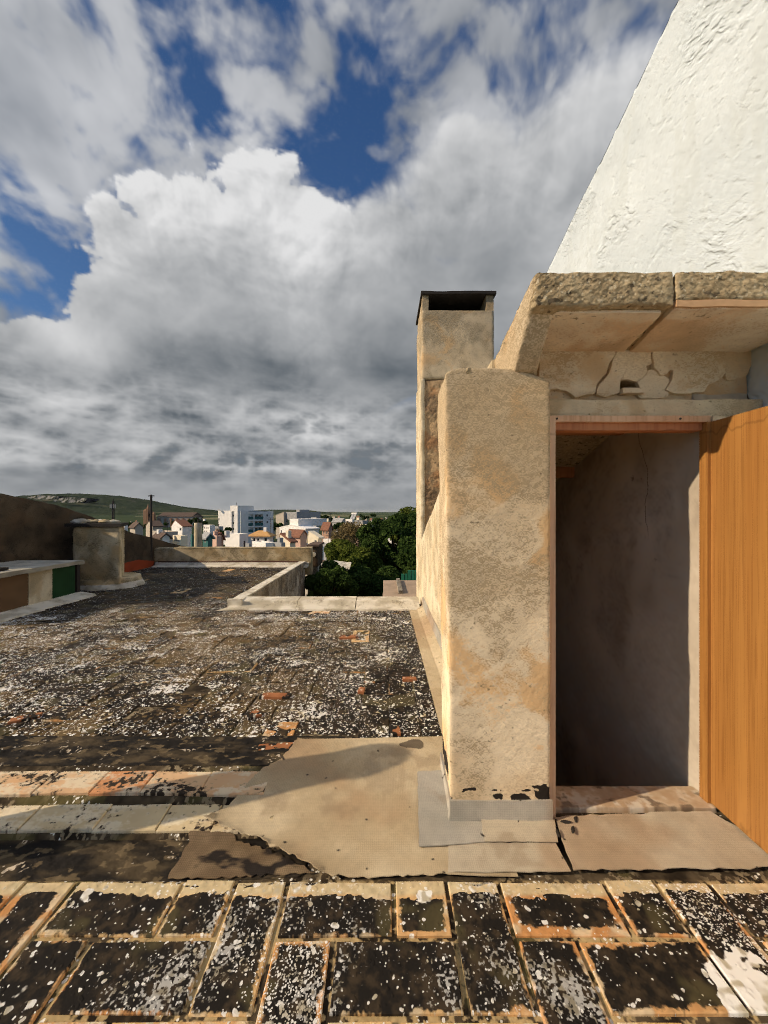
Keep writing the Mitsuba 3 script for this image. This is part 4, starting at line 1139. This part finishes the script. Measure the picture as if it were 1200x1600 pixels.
def house(label, px0, px1, py, Y, depth, mat, roof='flat', wins=(), cat='house', key='house', roofmat='mat_roof_red', rise=0.0, group=None, peak=0.5, extra=None, low=None, yaw=None):
    global TURN
    k = thing(key, label, cat, group)
    if yaw is None:
        yaw = math.radians(36 + 12 * rng.random())
    full = PX(px1, Y) - PX(px0, Y)
    depth = min(depth, full * 0.36)
    mid_px = (px0 + px1) / 2
    shrink = (full - depth * math.sin(yaw)) / (full * math.cos(yaw))
    px1 = px0 + (px1 - px0) * shrink
    TURN = ((PX(px0, Y), Y), -yaw)
    wins = [(px0 + (a - px0) * shrink, px0 + (b_ - px0) * shrink, c_, d_) for a, b_, c_, d_ in wins]
    x0, x1, z1 = PX(px0, Y), PX(px1, Y), PZ(py, Y)
    zb = GZ - 0.5 if low is None else low
    W = [(PX(a, Y), PX(b, Y), PZ(d, Y), PZ(c, Y)) for a, b, c, d in wins]
    if roof == 'flat':
        ins = min(.2, .2 * depth, .2 * (x1 - x0))
        wall = cube(x0, x1, Y, Y + depth, zb, z1) - cube(x0 + ins, x1 - ins, Y + ins, Y + depth - ins, z1 - 0.5, z1 + 1)
        wall = windows(k, wall, W, Y)
        put(k + '__wall', wall, mat)
        put(k + '__roof', cube(x0 + ins * .95, x1 - ins * .95, Y + ins * .95, Y + depth - ins * .95, z1 - 0.6, z1 - 0.45), 'mat_flat_roof')
    elif roof == 'gable':     # gable end towards the viewer
        xm, zr = x0 + (x1 - x0) * peak, z1 + rise
        wall = prism_y([(x0, zb), (x1, zb), (x1, z1), (xm, zr), (x0, z1)], Y, Y + depth)
        wall = windows(k, wall, W, Y)
        put(k + '__wall', wall, mat)
        o = 0.25
        sl = (zr - z1) / max(xm - x0, 0.1), (zr - z1) / max(x1 - xm, 0.1)
        put(k + '__roof', prism_y([(x0 - o, z1 - o * sl[0] + .03), (xm, zr + .03), (x1 + o, z1 - o * sl[1] + .03), (x1 + o, z1 - o * sl[1] + .22), (xm, zr + .22), (x0 - o, z1 - o * sl[0] + .22)], Y - .05, Y + depth + .2), roofmat)
    elif roof == 'side':      # ridge across the view
        wall = prism_x([(Y, zb), (Y + depth, zb), (Y + depth, z1), (Y + depth / 2, z1 + rise), (Y, z1)], x0, x1)
        wall = windows(k, wall, W, Y)
        put(k + '__wall', wall, mat)
        s = rise / (depth / 2)
        put(k + '__roof', prism_x([(Y - .3, z1 - .3 * s + .03), (Y + depth / 2, z1 + rise + .03), (Y + depth + .3, z1 - .3 * s + .03), (Y + depth + .3, z1 - .3 * s + .22), (Y + depth / 2, z1 + rise + .22), (Y - .3, z1 - .3 * s + .22)], x0 - .2, x1 + .2), roofmat)
    elif roof == 'hip':
        wall = windows(k, cube(x0, x1, Y, Y + depth, zb, z1), W, Y)
        put(k + '__wall', wall, mat)
        o, h = 0.45, rise
        w = (x1 - x0) * 0.3
        put(k + '__roof', Manifold.hull_points(np.array([[x0 - o, Y - o, z1], [x1 + o, Y - o, z1], [x1 + o, Y + depth + o, z1], [x0 - o, Y + depth + o, z1], [x0 - o, Y - o, z1 + .15], [x1 + o, Y - o, z1 + .15], [x1 + o, Y + depth + o, z1 + .15], [x0 - o, Y + depth + o, z1 + .15],
                                                         [x0 + w, Y + depth / 2, z1 + h], [x1 - w, Y + depth / 2, z1 + h]])), roofmat)
    if key == 'house' and Y < 120:
        zt_ = z1 + rise
        xa_, ya_ = x0 + (x1 - x0) * (0.25 + 0.5 * rng.random()), Y + depth * 0.5
        if rng.random() < 0.25:
            put(k + '__chimney', cube(xa_ - .25, xa_ + .25, ya_ - .25, ya_ + .25, zt_ - rise - 0.4, zt_ + 0.55), mat)
        if rng.random() < 0.5:
            r__ = Y * 0.0006
            h_ = 1.2 + 1.2 * rng.random()
            put(k + '__antenna', join([sweep([[xa_ + .9, ya_, zt_ - rise - .3], [xa_ + .9, ya_, zt_ + h_]], r__, 5)] + [sweep([[xa_ + .9 - .5, ya_, zt_ + h_ - q], [xa_ + .9 + .5, ya_, zt_ + h_ - q]], r__ * .8, 5) for q in (.05, .35)]), 'mat_metal_dark')
    if extra:
        extra(k, x0, x1, z1)
    TURN = None
    return k


def block(k, part, px0, px1, pa, pb, Y, d, mat, label=None):
    return put(f'{k}__{part}', cube(PX(px0, Y), PX(px1, Y), Y, Y + d, PZ(pb, Y), PZ(pa, Y)), mat, label)


# apartment block
YA = 120.0
AP = thing('apartment_block', 'large white apartment block with stair tower and glazed balconies', 'apartment building')
TURN = ((PX(376.3, YA), YA), -math.radians(28))
wl = cube(PX(324, YA), PX(376.3, YA), YA, YA + 14, GZ - .5, PZ(798, YA))
put(AP + '__white_wing', wl, 'mat_house_white')
tw = cube(PX(356, YA), PX(372.5, YA), YA - 0.6, YA + 6, GZ - .5, PZ(790, YA)) - cube(PX(359, YA), PX(364.8, YA), YA - 1, YA - 0.2, GZ, PZ(799, YA))
put(AP + '__stair_tower', tw, 'mat_house_white')
put(AP + '__stair_recess', cube(PX(359, YA) + .01, PX(364.8, YA) - .01, YA - 0.25, YA - 0.19, GZ, PZ(799.2, YA)), 'mat_house_grey', 'grey glazed stair strip')
for py in (804, 816, 825):
    put(AP + '__stair_window', cube(PX(360, YA), PX(363.8, YA), YA - 0.34, YA - 0.26, PZ(py + 3, YA), PZ(py, YA)), 'mat_window')
TURN = ((PX(376.4, YA), YA + 2), math.radians(24))
bw = cube(PX(376.4, YA), PX(418, YA), YA + 2.0, YA + 14, GZ - .5, PZ(799.5, YA))
op = []
for fl, (pa, pb) in enumerate(((803.5, 812), (814, 822), (824, 832))):
    for (a, b) in ((381.3, 395.2), (397, 410)):
        op.append((PX(a, YA + 2), PX(b, YA + 2), PZ(pb, YA + 2), PZ(pa, YA + 2)))
for q in op:
    bw = bw - cube(q[0], q[1], YA + 1, YA + 3.8, q[2], q[3])
put(AP + '__balcony_wing', bw, 'mat_house_white')
for q in op:
    b_ = put(AP + '__balcony', cube(q[0], q[1], YA + 2.02, YA + 2.08, q[2], q[2] + 0.9), 'mat_teal', 'greenish glazed balcony front')
    w_ = (q[1] - q[0]) / 4
    for j in (0.5, 2.3):
        put(b_ + '__door', cube(q[0] + w_ * j, q[0] + w_ * (j + 1), YA + 3.70, YA + 3.78, q[2], q[3] - 0.3), 'mat_window')
for py in (804, 815, 826):
    for a in (377.6, 412):
        put(AP + '__window', cube(PX(a, YA), PX(a + 2.2, YA), YA + 1.93, YA + 1.99, PZ(py + 3, YA), PZ(py, YA)), 'mat_window')
put(AP + '__roof_rail', cube(PX(376.5, YA), PX(414, YA), YA + 2.1, YA + 2.2, PZ(799.5, YA), PZ(798, YA)), 'mat_house_grey')
put(AP + '__roof_hut', cube(PX(380, YA), PX(386, YA), YA + 6, YA + 9, PZ(799.5, YA), PZ(796, YA)), 'mat_house_grey')
TURN = None
put(AP + '__antenna', sweep([[PX(366, YA), YA + 2, PZ(790, YA)], [PX(366, YA), YA + 2, PZ(785, YA)]], 0.08, 6), 'mat_metal_dark')
put(AP + '__chimney', cube(PX(333, YA), PX(335.5, YA), YA + 3, YA + 4, PZ(798, YA), PZ(795.5, YA)), 'mat_house_white')

TURN = None
# church
YC = 260.0
CC = thing('church', 'reddish stone church with pinnacled front and long brown nave roof', 'church')
cxa, cxb = PX(225, YC), PX(240, YC)
zt = PZ(802, YC)
front = prism_y([(cxa, GZ), (cxb, GZ), (cxb, PZ(808, YC)), ((cxa + cxb) / 2 + .6, PZ(798, YC)), (cxa, PZ(808, YC))], YC, YC + 3)
front = front - cyl(0, 0, 0, 2, 1.1).rotate([90, 0, 0]).translate([(cxa + cxb) / 2 + .5, YC + 1, PZ(805, YC)]) - cube((cxa + cxb) / 2 - .6, (cxa + cxb) / 2 + 1.6, YC - 1, YC + 1, GZ, PZ(814, YC))
put(CC + '__front', front, 'mat_stone_church')
put(CC + '__rose_window', cyl(0, 0, 0, .2, 1.1).rotate([90, 0, 0]).translate([(cxa + cxb) / 2 + .5, YC + 1, PZ(805, YC)]), 'mat_window')
put(CC + '__doorway', cube((cxa + cxb) / 2 - .6, (cxa + cxb) / 2 + 1.6, YC + .8, YC + .9, GZ, PZ(814, YC)), 'mat_window')
for (a, b, top, tip) in ((224.5, 229, 797.5, 795), (229.4, 231.8, 795, 787), (238.4, 241, 803, 799)):
    x0_, x1_ = PX(a, YC), PX(b, YC)
    t_ = put(CC + '__turret', cube(x0_, x1_, YC - .6, YC + 1.6, GZ, PZ(top, YC)), 'mat_stone_church')
    put(t_ + '__pinnacle', Manifold.hull_points(np.array([[x0_, YC - .6, PZ(top, YC)], [x1_, YC - .6, PZ(top, YC)], [x1_, YC + 1.6, PZ(top, YC)], [x0_, YC + 1.6, PZ(top, YC)], [(x0_ + x1_) / 2, YC + .5, PZ(tip, YC)]])), 'mat_stone_church')
nx0, nx1 = PX(241, YC), PX(297, YC)
put(CC + '__nave', cube(nx0, nx1, YC + 3, YC + 18, GZ, PZ(808, YC)), 'mat_house_beige')
put(CC + '__roof', prism_x([(YC + 2.4, PZ(807.5, YC)), (YC + 10.5, PZ(800.5, YC)), (YC + 18.6, PZ(807.5, YC))], nx0, nx1), 'mat_roof_dark', 'long brown nave roof')
for j in range(6):
    put(CC + '__buttress', cube(nx0 + 1.5 + 4.0 * j, nx0 + 2.5 + 4.0 * j, YC + 2.0, YC + 3, GZ, PZ(810, YC)), 'mat_stone_church')

# mobile phone mast
MA = thing('phone_mast', 'dark lattice phone mast with white panel antennas before the hill', 'mast')
mx, my = PX(177, 200), 200.0
for dx in (-.5, .5):
    put(MA + '__leg', sweep([[mx + dx, my, GZ], [mx + dx * .7, my, PZ(783, my)]], 0.26, 6), 'mat_metal_dark')
for j in range(9):
    z = PZ(812 - 3 * j, my)
    put(MA + '__brace', sweep([[mx - .5, my, z], [mx + .5, my, z + 1.0]], 0.16, 5), 'mat_metal_dark')
for dx in (-1.3, -.5, .5, 1.3):
    put(MA + '__antenna', cube(mx + dx - .16, mx + dx + .16, my - .5, my - .2, PZ(794, my), PZ(788, my)), 'mat_house_grey')
put(MA + '__platform', cube(mx - 1.5, mx + 1.5, my - .4, my + .4, PZ(796, my), PZ(795.4, my)), 'mat_metal_dark')
put(MA + '__rod', sweep([[mx, my, PZ(786, my)], [mx, my, PZ(779, my)]], 0.2, 6), 'mat_metal_dark')

# the nearer houses, one by one
house('small tan house with pointed gable behind the dark pole, under the church', 228, 264, 822, 90, 9, 'mat_house_beige', 'gable', rise=1.1, roofmat='mat_roof_dark', peak=.45)
house('white house with a brown-red roof left of the round chimney', 268, 306, 822, 100, 10, 'mat_house_white', 'gable', rise=1.5, roofmat='mat_roof_red', peak=.35, wins=[(297, 303, 824, 828)])
house('long pale flat house with a wide dark opening left of the round chimney', 236, 292, 829, 72, 10, 'mat_house_beige', wins=[(256, 270, 831, 836)])
house('flat cream house with a narrow window band, left of the round chimney', 270, 298, 836, 50, 8, 'mat_house_cream', wins=[(274, 294, 842.5, 845)])
house('low white house with dark roof at the foot of the dark pole', 240, 270.5, 839, 49, 7, 'mat_house_white', 'side', rise=.4, roofmat='mat_roof_dark')
house('narrow dark green shed between cream wall and round chimney', 298, 304, 835, 48, 5, 'mat_teal', key='shed', cat='shed')
house('tiny white house at the left end of the town beside the party wall', 190, 203, 819.5, 110, 9, 'mat_house_white')
house('small white and grey houses roof left of the pole, mid distance', 203, 232, 823, 85, 9, 'mat_house_beige', 'side', rise=.8, roofmat='mat_roof_dark')
house('white house with two rows of windows left of the apartment block foot', 318, 340, 820, 95, 10, 'mat_house_white', wins=[(320, 323, 823, 826), (326, 329, 823, 826), (332, 335, 823, 826), (320, 323, 829, 832), (326, 329, 829, 832)])
house('grey low house with dark windows in front of the apartment block', 333, 352, 822, 105, 8, 'mat_house_grey', wins=[(336, 341, 825, 829), (344, 349, 825, 829)])
house('dark teal house under a grey roof right of the round chimney', 317, 336, 838, 46, 7, 'mat_teal', 'side', rise=.3, roofmat='mat_house_grey', wins=[(322, 328, 842, 847)])
house('small reddish brick house between teal house and white house', 334, 353, 839, 55, 7, 'mat_house_brick', 'side', rise=.5, roofmat='mat_roof_red', wins=[(338, 342, 844, 848)])


def tank(k, x0, x1, z1):
    put(k + '__water_tank', cyl(PX(337, 54.0), 56, z1 - .4, PZ(829, 56), 0.36, 0.36, 20), 'mat_house_white', smooth=40)


house('pink house with a white water tank on its roof', 330, 350, 836, 54, 6, 'mat_house_pink', extra=tank)
OH = house('white house with an orange hipped tile roof below the apartment block', 392, 425, 838, 66, 11, 'mat_house_white', 'hip', rise=1.0, roofmat='mat_roof_orange', yaw=0.2, wins=[(396, 400, 840, 846), (403, 407, 841, 846), (416, 421, 840, 846)])
house('plain white wall house left of the orange roof', 352, 392.5, 833, 65, 12, 'mat_house_white')
house('long low white wall building in front of the orange roofed house', 394, 437, 845.5, 48, 5, 'mat_house_white')
house('grey box building beside the low white wall, above the parapet', 427.5, 447.5, 847, 46, 4, 'mat_house_grey')
house('small grey lean-to with a black flue above the parapet', 383.5, 393.5, 849, 44, 3, 'mat_house_grey', key='shed', cat='shed')
put('stove_pipe', sweep([[PX(382, 43), 43, PZ(862, 43)], [PX(382, 43), 43, PZ(845, 43)]], 0.09, 10), 'mat_metal_dark', 'short black stove pipe in front of the white wall', 'flue')


def big_beige(k, x0, x1, z1):
    Y = 150
    block(k, 'upper_floor', 451.3, 477, 800, 812, Y + 1, 12, 'mat_house_grey', 'darker grey upper storey')
    block(k, 'roof_tower', 464, 471.5, 796.5, 800, Y + 4, 5, 'mat_house_grey')
    block(k, 'window', 454, 457, 811, 816, Y - .1 + 1, .1, 'mat_window')


house('big beige building with a slanting top right of the apartment block', 431, 451, 806, 150, 14, 'mat_house_beige', 'gable', rise=1.3, peak=.98, roofmat='mat_house_beige', extra=big_beige)
house('low grey building between apartment block and beige building', 416, 432, 818, 160, 12, 'mat_house_grey', wins=[(419, 422, 821, 824)])


def white_top(k, x0, x1, z1):
    block(k, 'upper_floor', 462.5, 485, 810.5, 821, 90.3, 8, 'mat_house_white')


house('large white stepped house with a slanting right shoulder', 437, 503, 825, 90, 11, 'mat_house_white', 'gable', rise=.75, peak=.5, roofmat='mat_house_white', wins=[(440, 443, 828, 835)], extra=white_top)
house('grey house behind the right side of the white stepped house', 486, 500, 808, 130, 10, 'mat_house_grey', wins=[(491, 494, 812, 816)])
house('house with a brown tile roof in front of the white stepped house', 448, 482, 836, 62, 9, 'mat_house_pink', 'side', rise=.75, roofmat='mat_roof_red', wins=[(466, 469, 843, 848)])
house('cream lean-to house with a red tile slope behind the far parapet end', 436, 464, 846, 50, 7, 'mat_house_cream', 'gable', rise=.9, peak=.12, roofmat='mat_roof_red')
house('cream gabled house right of the brown tile roof', 481, 505, 840, 58, 9, 'mat_house_cream', 'gable', rise=.8, peak=.1, roofmat='mat_house_cream', wins=[(497, 502, 843, 847)])
house('brick coloured house with two pale windows beside the white stepped house', 503, 520, 824, 80, 9, 'mat_house_brick', 'side', rise=.9, roofmat='mat_roof_red', wins=[(506, 509, 828, 834), (513.5, 516, 828, 834)])
house('white flat roofed house at the edge of the tan tree', 505, 529, 842, 56, 8, 'mat_house_white')
house('dark house with tall windows below the white flat roof', 498, 520, 848, 45, 6, 'mat_house_grey', wins=[(504, 507, 853, 866), (511, 515, 853, 862)])
house('pale blue-grey house wall left of the dark house', 493, 507, 853, 40, 4, 'mat_house_white', wins=[(495, 498, 860, 868)])
house('grey wide roofed house left of the solar heaters', 519, 541, 815, 150, 12, 'mat_house_grey', 'side', rise=1.2, roofmat='mat_house_grey')


def heaters(k, x0, x1, z1):
    for px_ in (547, 552):
        x = PX(px_, 140)
        h = put(k + '__solar_heater', Manifold.hull_points(np.array([[x - .5, 141, z1], [x + .5, 141, z1], [x - .5, 142.2, z1 + 1.8], [x + .5, 142.2, z1 + 1.8], [x - .5, 141.1, z1], [x + .5, 141.1, z1], [x - .5, 142.3, z1 + 1.8], [x + .5, 142.3, z1 + 1.8]])), 'mat_steel', 'tilted solar water heater')
        put(h + '__tank', cyl(0, 0, -.7, .7, .3).rotate([0, 90, 0]).translate([x, 142.3, z1 + 2.0]), 'mat_house_white')


house('white house carrying two tilted solar water heaters', 540, 554, 811, 140, 10, 'mat_house_white', wins=[(543, 546, 814, 818)], extra=heaters)
house('grey block right of the solar heaters', 554, 575, 813, 145, 10, 'mat_house_grey', wins=[(558, 561, 815, 818), (565, 568, 815, 818)])
house('cream block half hidden by the tree tops', 562, 585, 819, 110, 9, 'mat_house_cream')
house('pinkish house seen through the tan tree', 545, 572, 826, 70, 8, 'mat_house_pink', wins=[(549, 552, 832, 838), (560, 563, 832, 838)])
house('white house front glimpsed through a gap in the dark tree', 600, 632, 834, 48, 5, 'mat_house_white', wins=[(612, 614, 842, 845)])
house('low stone outhouse between far parapet and trees', 470, 519, 884, 26, 5, 'mat_house_beige', roof='side', rise=.3, roofmat='mat_roof_dark', key='outhouse', cat='outhouse')
GS = thing('garden_shed', 'small garden shed with a pale sagging roof among the bushes behind the kerb', 'shed')
put(GS + '__wall', cube(PX(498, 14.4), PX(543, 14.4), 14.4, 15.2, GZ, PZ(893, 14.4)), 'mat_house_beige')
rv, rf = rough(prism_x([(14.3, PZ(893, 14.4)), (15.3, PZ(884, 14.4)), (15.3, PZ(883, 14.4)), (14.3, PZ(892, 14.4))], PX(496, 14.4), PX(546, 14.4)), 0.06, 0.02, 3, 3)
rv[:, 2] += 0.06 * np.sin(np.clip((rv[:, 0] - PX(496, 14.4)) / 1.0, 0, 1) * np.pi)
put(GS + '__roof', (rv, rf), 'mat_cement')
# the far small houses under the hill and on the plain
spots_far = [(250, 811, 420), (262, 812, 380), (274, 810, 430), (283, 812.5, 370), (291, 811, 400), (296, 813, 350), (302, 810.5, 450), (277, 814, 330), (320, 811, 400), (512, 808.5, 420), (522, 807, 520), (530, 808, 460), (536, 809.5, 380), (560, 808, 480),
             (572, 809.5, 430), (580, 812, 350), (588, 810, 420), (596, 811.5, 380), (570, 806.5, 640), (500, 809, 380), (604, 808, 520), (614, 807, 600), (205, 815, 300), (214, 816, 280)]
for k, (a, b, Y) in enumerate(spots_far):
    w = 3.5 + 3 * rng.random()
    m = ('mat_house_white', 'mat_house_cream', 'mat_house_beige', 'mat_house_white')[k % 4]
    tone = ('white', 'cream', 'beige', 'white')[k % 4]
    lab = f'tiny {tone} {("flat roofed", "red roofed")[k % 2]} house far off {"below the wooded hill, left of the apartment block" if a < 325 else "on the plain between stepped house and trees"}'
    house(lab, a - w / 2, a + w / 2, b, Y, 8, m, ('flat', 'side')[k % 2], rise=1.2, key='far_house', group=lab.replace(' house ', ' houses '), roofmat='mat_roof_red')

# ---------------------------------------------------------------- trees


def leaf_cloud(blobs, n, size, seed, holes=()):
    """Small leaf faces through the shells of the crown's clumps."""
    r = np.random.default_rng(seed)
    b = np.array(blobs, float)
    wt = (b[:, 3] * b[:, 4]) ** 1.0
    pick = r.choice(len(b), n, p=wt / wt.sum())
    u = r.normal(size=(n, 3))
    u /= np.linalg.norm(u, axis=1, keepdims=True)
    rad = 1 - 0.55 * r.random(n) ** 1.6
    p = b[pick, :3] + u * rad[:, None] * np.column_stack([b[pick, 3], b[pick, 3], b[pick, 4]])
    g = meshkit.fbm(p * 2.4 / max(b[:, 3].mean(), .3), 3, seed)
    keep = g > 0.36
    for (hx_, hy_, hz_, hr) in holes:
        keep &= (p[:, 0] - hx_) ** 2 + (p[:, 2] - hz_) ** 2 > hr ** 2
    p, u = p[keep], u[keep]
    n = len(p)
    nrm = u + 0.9 * r.normal(size=(n, 3)) + [0, 0, 0.3]
    nrm /= np.linalg.norm(nrm, axis=1, keepdims=True)
    a = np.cross(nrm, r.normal(size=(n, 3)))
    a /= np.linalg.norm(a, axis=1, keepdims=True)
    c = np.cross(nrm, a)
    s = size * (0.6 + 0.8 * r.random(n))[:, None]
    V = np.stack([p - a * s, p + c * s * 0.5 + nrm * s * .15, p + a * s, p - c * s * 0.5 + nrm * s * .15], 1).reshape(-1, 3)
    i = np.arange(n)[:, None] * 4
    return V, np.vstack([i + [0, 1, 2], i + [0, 2, 3]])


def clumps(px0, px1, py0, py1, Y, dy, n, rad, seed):
    r = np.random.default_rng(seed)
    out = []
    while len(out) < n:
        a, b = r.random(2) * 2 - 1
        if a * a + b * b > 1:
            continue
        y = Y + (r.random() - .5) * dy
        out.append((PX((px0 + px1) / 2 + a * (px1 - px0) / 2, Y), y, PZ((py0 + py1) / 2 + b * (py1 - py0) / 2, Y), rad * (.7 + .6 * r.random()), rad * (.6 + .5 * r.random())))
    return out


def tree(key, label, cat, bl, n, size, mat, seed, trunk_r=0.12, limbs=6, holes=()):
    k = thing(key, label, cat)
    b = np.array(bl)
    x, y = b[:, 0].mean(), b[:, 1].mean()
    zc = b[:, 2].min()
    put(k + '__trunk', sweep([[x + .1, y, GZ], [x, y, (GZ + zc) / 2], [x - .05, y, zc + .3], [x, y, b[:, 2].mean()]], [trunk_r * 1.3, trunk_r, trunk_r * .8, trunk_r * .4], 8), 'mat_bark', smooth=True)
    r = np.random.default_rng(seed)
    for j in r.choice(len(b), min(limbs, len(b)), replace=False):
        q = b[j]
        z0 = zc - .3
        put(k + '__limb', sweep([[x, y, z0], [(x + q[0]) / 2, (y + q[1]) / 2, (z0 + q[2]) / 2 + .2], [q[0], q[1], q[2]]], [trunk_r * .6, trunk_r * .4, trunk_r * .12], 6), 'mat_bark', smooth=True)
    put(k + '__crown', leaf_cloud(bl, n, size, seed, holes), mat)
    return k


wh = (PX(615, 20), 20, PZ(842, 20), 0.36)
tree('broad_tree', 'big dark evergreen tree filling the view left of the chimney', 'tree', clumps(568, 662, 812, 905, 20, 3.4, 34, 0.62, 1) + clumps(600, 664, 806, 840, 20.6, 2, 8, .5, 21), 60000, 0.085, 'mat_leaf_dark', 2, 0.2, 10, holes=[wh])
tree('broad_tree', 'dark bushy tree with round clumps directly behind the kerb', 'tree', clumps(486, 628, 896, 955, 13.3, 2.0, 30, 0.40, 3), 46000, 0.06, 'mat_leaf_dark', 4, 0.1, 6)
tree('broad_tree', 'sunlit green tree left of the big evergreen, above the kerb bushes', 'tree', clumps(526, 592, 858, 915, 18, 2.4, 20, 0.46, 5), 30000, 0.075, 'mat_leaf_green', 6, 0.1, 6)
tree('slender_tree', 'yellow-green tree just under the tan tree', 'tree', clumps(508, 560, 850, 890, 25, 2.0, 12, 0.5, 7), 16000, 0.08, 'mat_leaf_green', 8, 0.1, 6)
tree('broad_tree', 'bright green tree top right, touching the chimney edge', 'tree', clumps(618, 668, 804, 850, 24, 2.4, 14, 0.62, 9), 20000, 0.09, 'mat_leaf_green', 10, 0.1, 6)
tree('dry_tree', 'tan half-bare tree with thin twigs in front of the pink house', 'tree', clumps(520, 580, 822, 864, 30, 3.0, 22, 0.62, 11), 7000, 0.10, 'mat_leaf_dry', 12, 0.12, 22)
tree('broad_tree', 'dark tree with dense leaves right of the green screen top', 'tree', clumps(628, 668, 850, 900, 15, 1.6, 12, 0.42, 13), 20000, 0.065, 'mat_leaf_dark', 14, 0.1, 5)
tree('broad_tree', 'low dark bush left of the garden shed, next to the light well', 'bush', clumps(484, 545, 892, 955, 11.0, 1.0, 24, 0.26, 23), 26000, 0.045, 'mat_leaf_dark', 24, 0.08, 4)
BT = thing('bare_shrub', 'leafless grey shrub with thin branches beside the light well', 'shrub')
r_ = np.random.default_rng(5)
bx_, by_ = PX(492, 12.5), 12.5
for j in range(16):
    a, sp = r_.random() * 6.28, 0.15 + .45 * r_.random()
    h = PZ(872 + 40 * r_.random(), by_)
    z0 = PZ(935, by_)
    put(BT + '__branch', sweep([[bx_, by_, z0 - .8], [bx_ + .4 * sp * math.cos(a), by_ + .4 * sp * math.sin(a), z0 * .5 + h * .5], [bx_ + sp * math.cos(a), by_ + sp * math.sin(a), h]], [.02, .013, .005], 5), 'mat_house_grey')
for j, (a, b, c, d, Y) in enumerate(((200, 225, 817, 826, 130), (255, 292, 815, 822, 190), (296, 318, 812, 822, 180), (418, 438, 815, 826, 140), (345, 352, 828, 838, 80), (523, 545, 818, 828, 120), (575, 600, 812, 824, 130), (500, 520, 806, 812, 300), (540, 600, 804, 810, 420))):
    tree('town_tree', f'small dark tree {("at the left end of the town", "beneath the church nave", "behind the round chimney", "between apartment block and beige building", "beside the reddish brick house", "below the solar heaters", "above the cream block", "on the plain right of the stepped house", "among the furthest rooftops")[j]}', 'tree', clumps(a, b, c, d, Y, 6, 8, (d - c) / 600 * Y * .35, 60 + j), 2500, 0.0028 * Y + .05, 'mat_leaf_dark', 70 + j, .15, 3)


# ---------------------------------------------------------------- air
scene['air'] = {'type': 'homogeneous', 'albedo': {'type': 'rgb', 'value': [0.95, 0.95, 0.95]}, 'sigma_t': {'type': 'rgb', 'value': [1.4e-5, 1.6e-5, 2.0e-5]}}
scene['haze'] = {'type': 'cube', 'to_world': T().translate([0, 21500, 60]).scale([42000, 24500, 72]), 'bsdf': {'type': 'null'}, 'interior': {'type': 'ref', 'id': 'air'}}
labels['haze'] = {'label': 'thin blue air over the plain and hills', 'category': 'haze', 'kind': 'stuff'}
scene['camera']['medium'] = {'type': 'ref', 'id': 'air'}
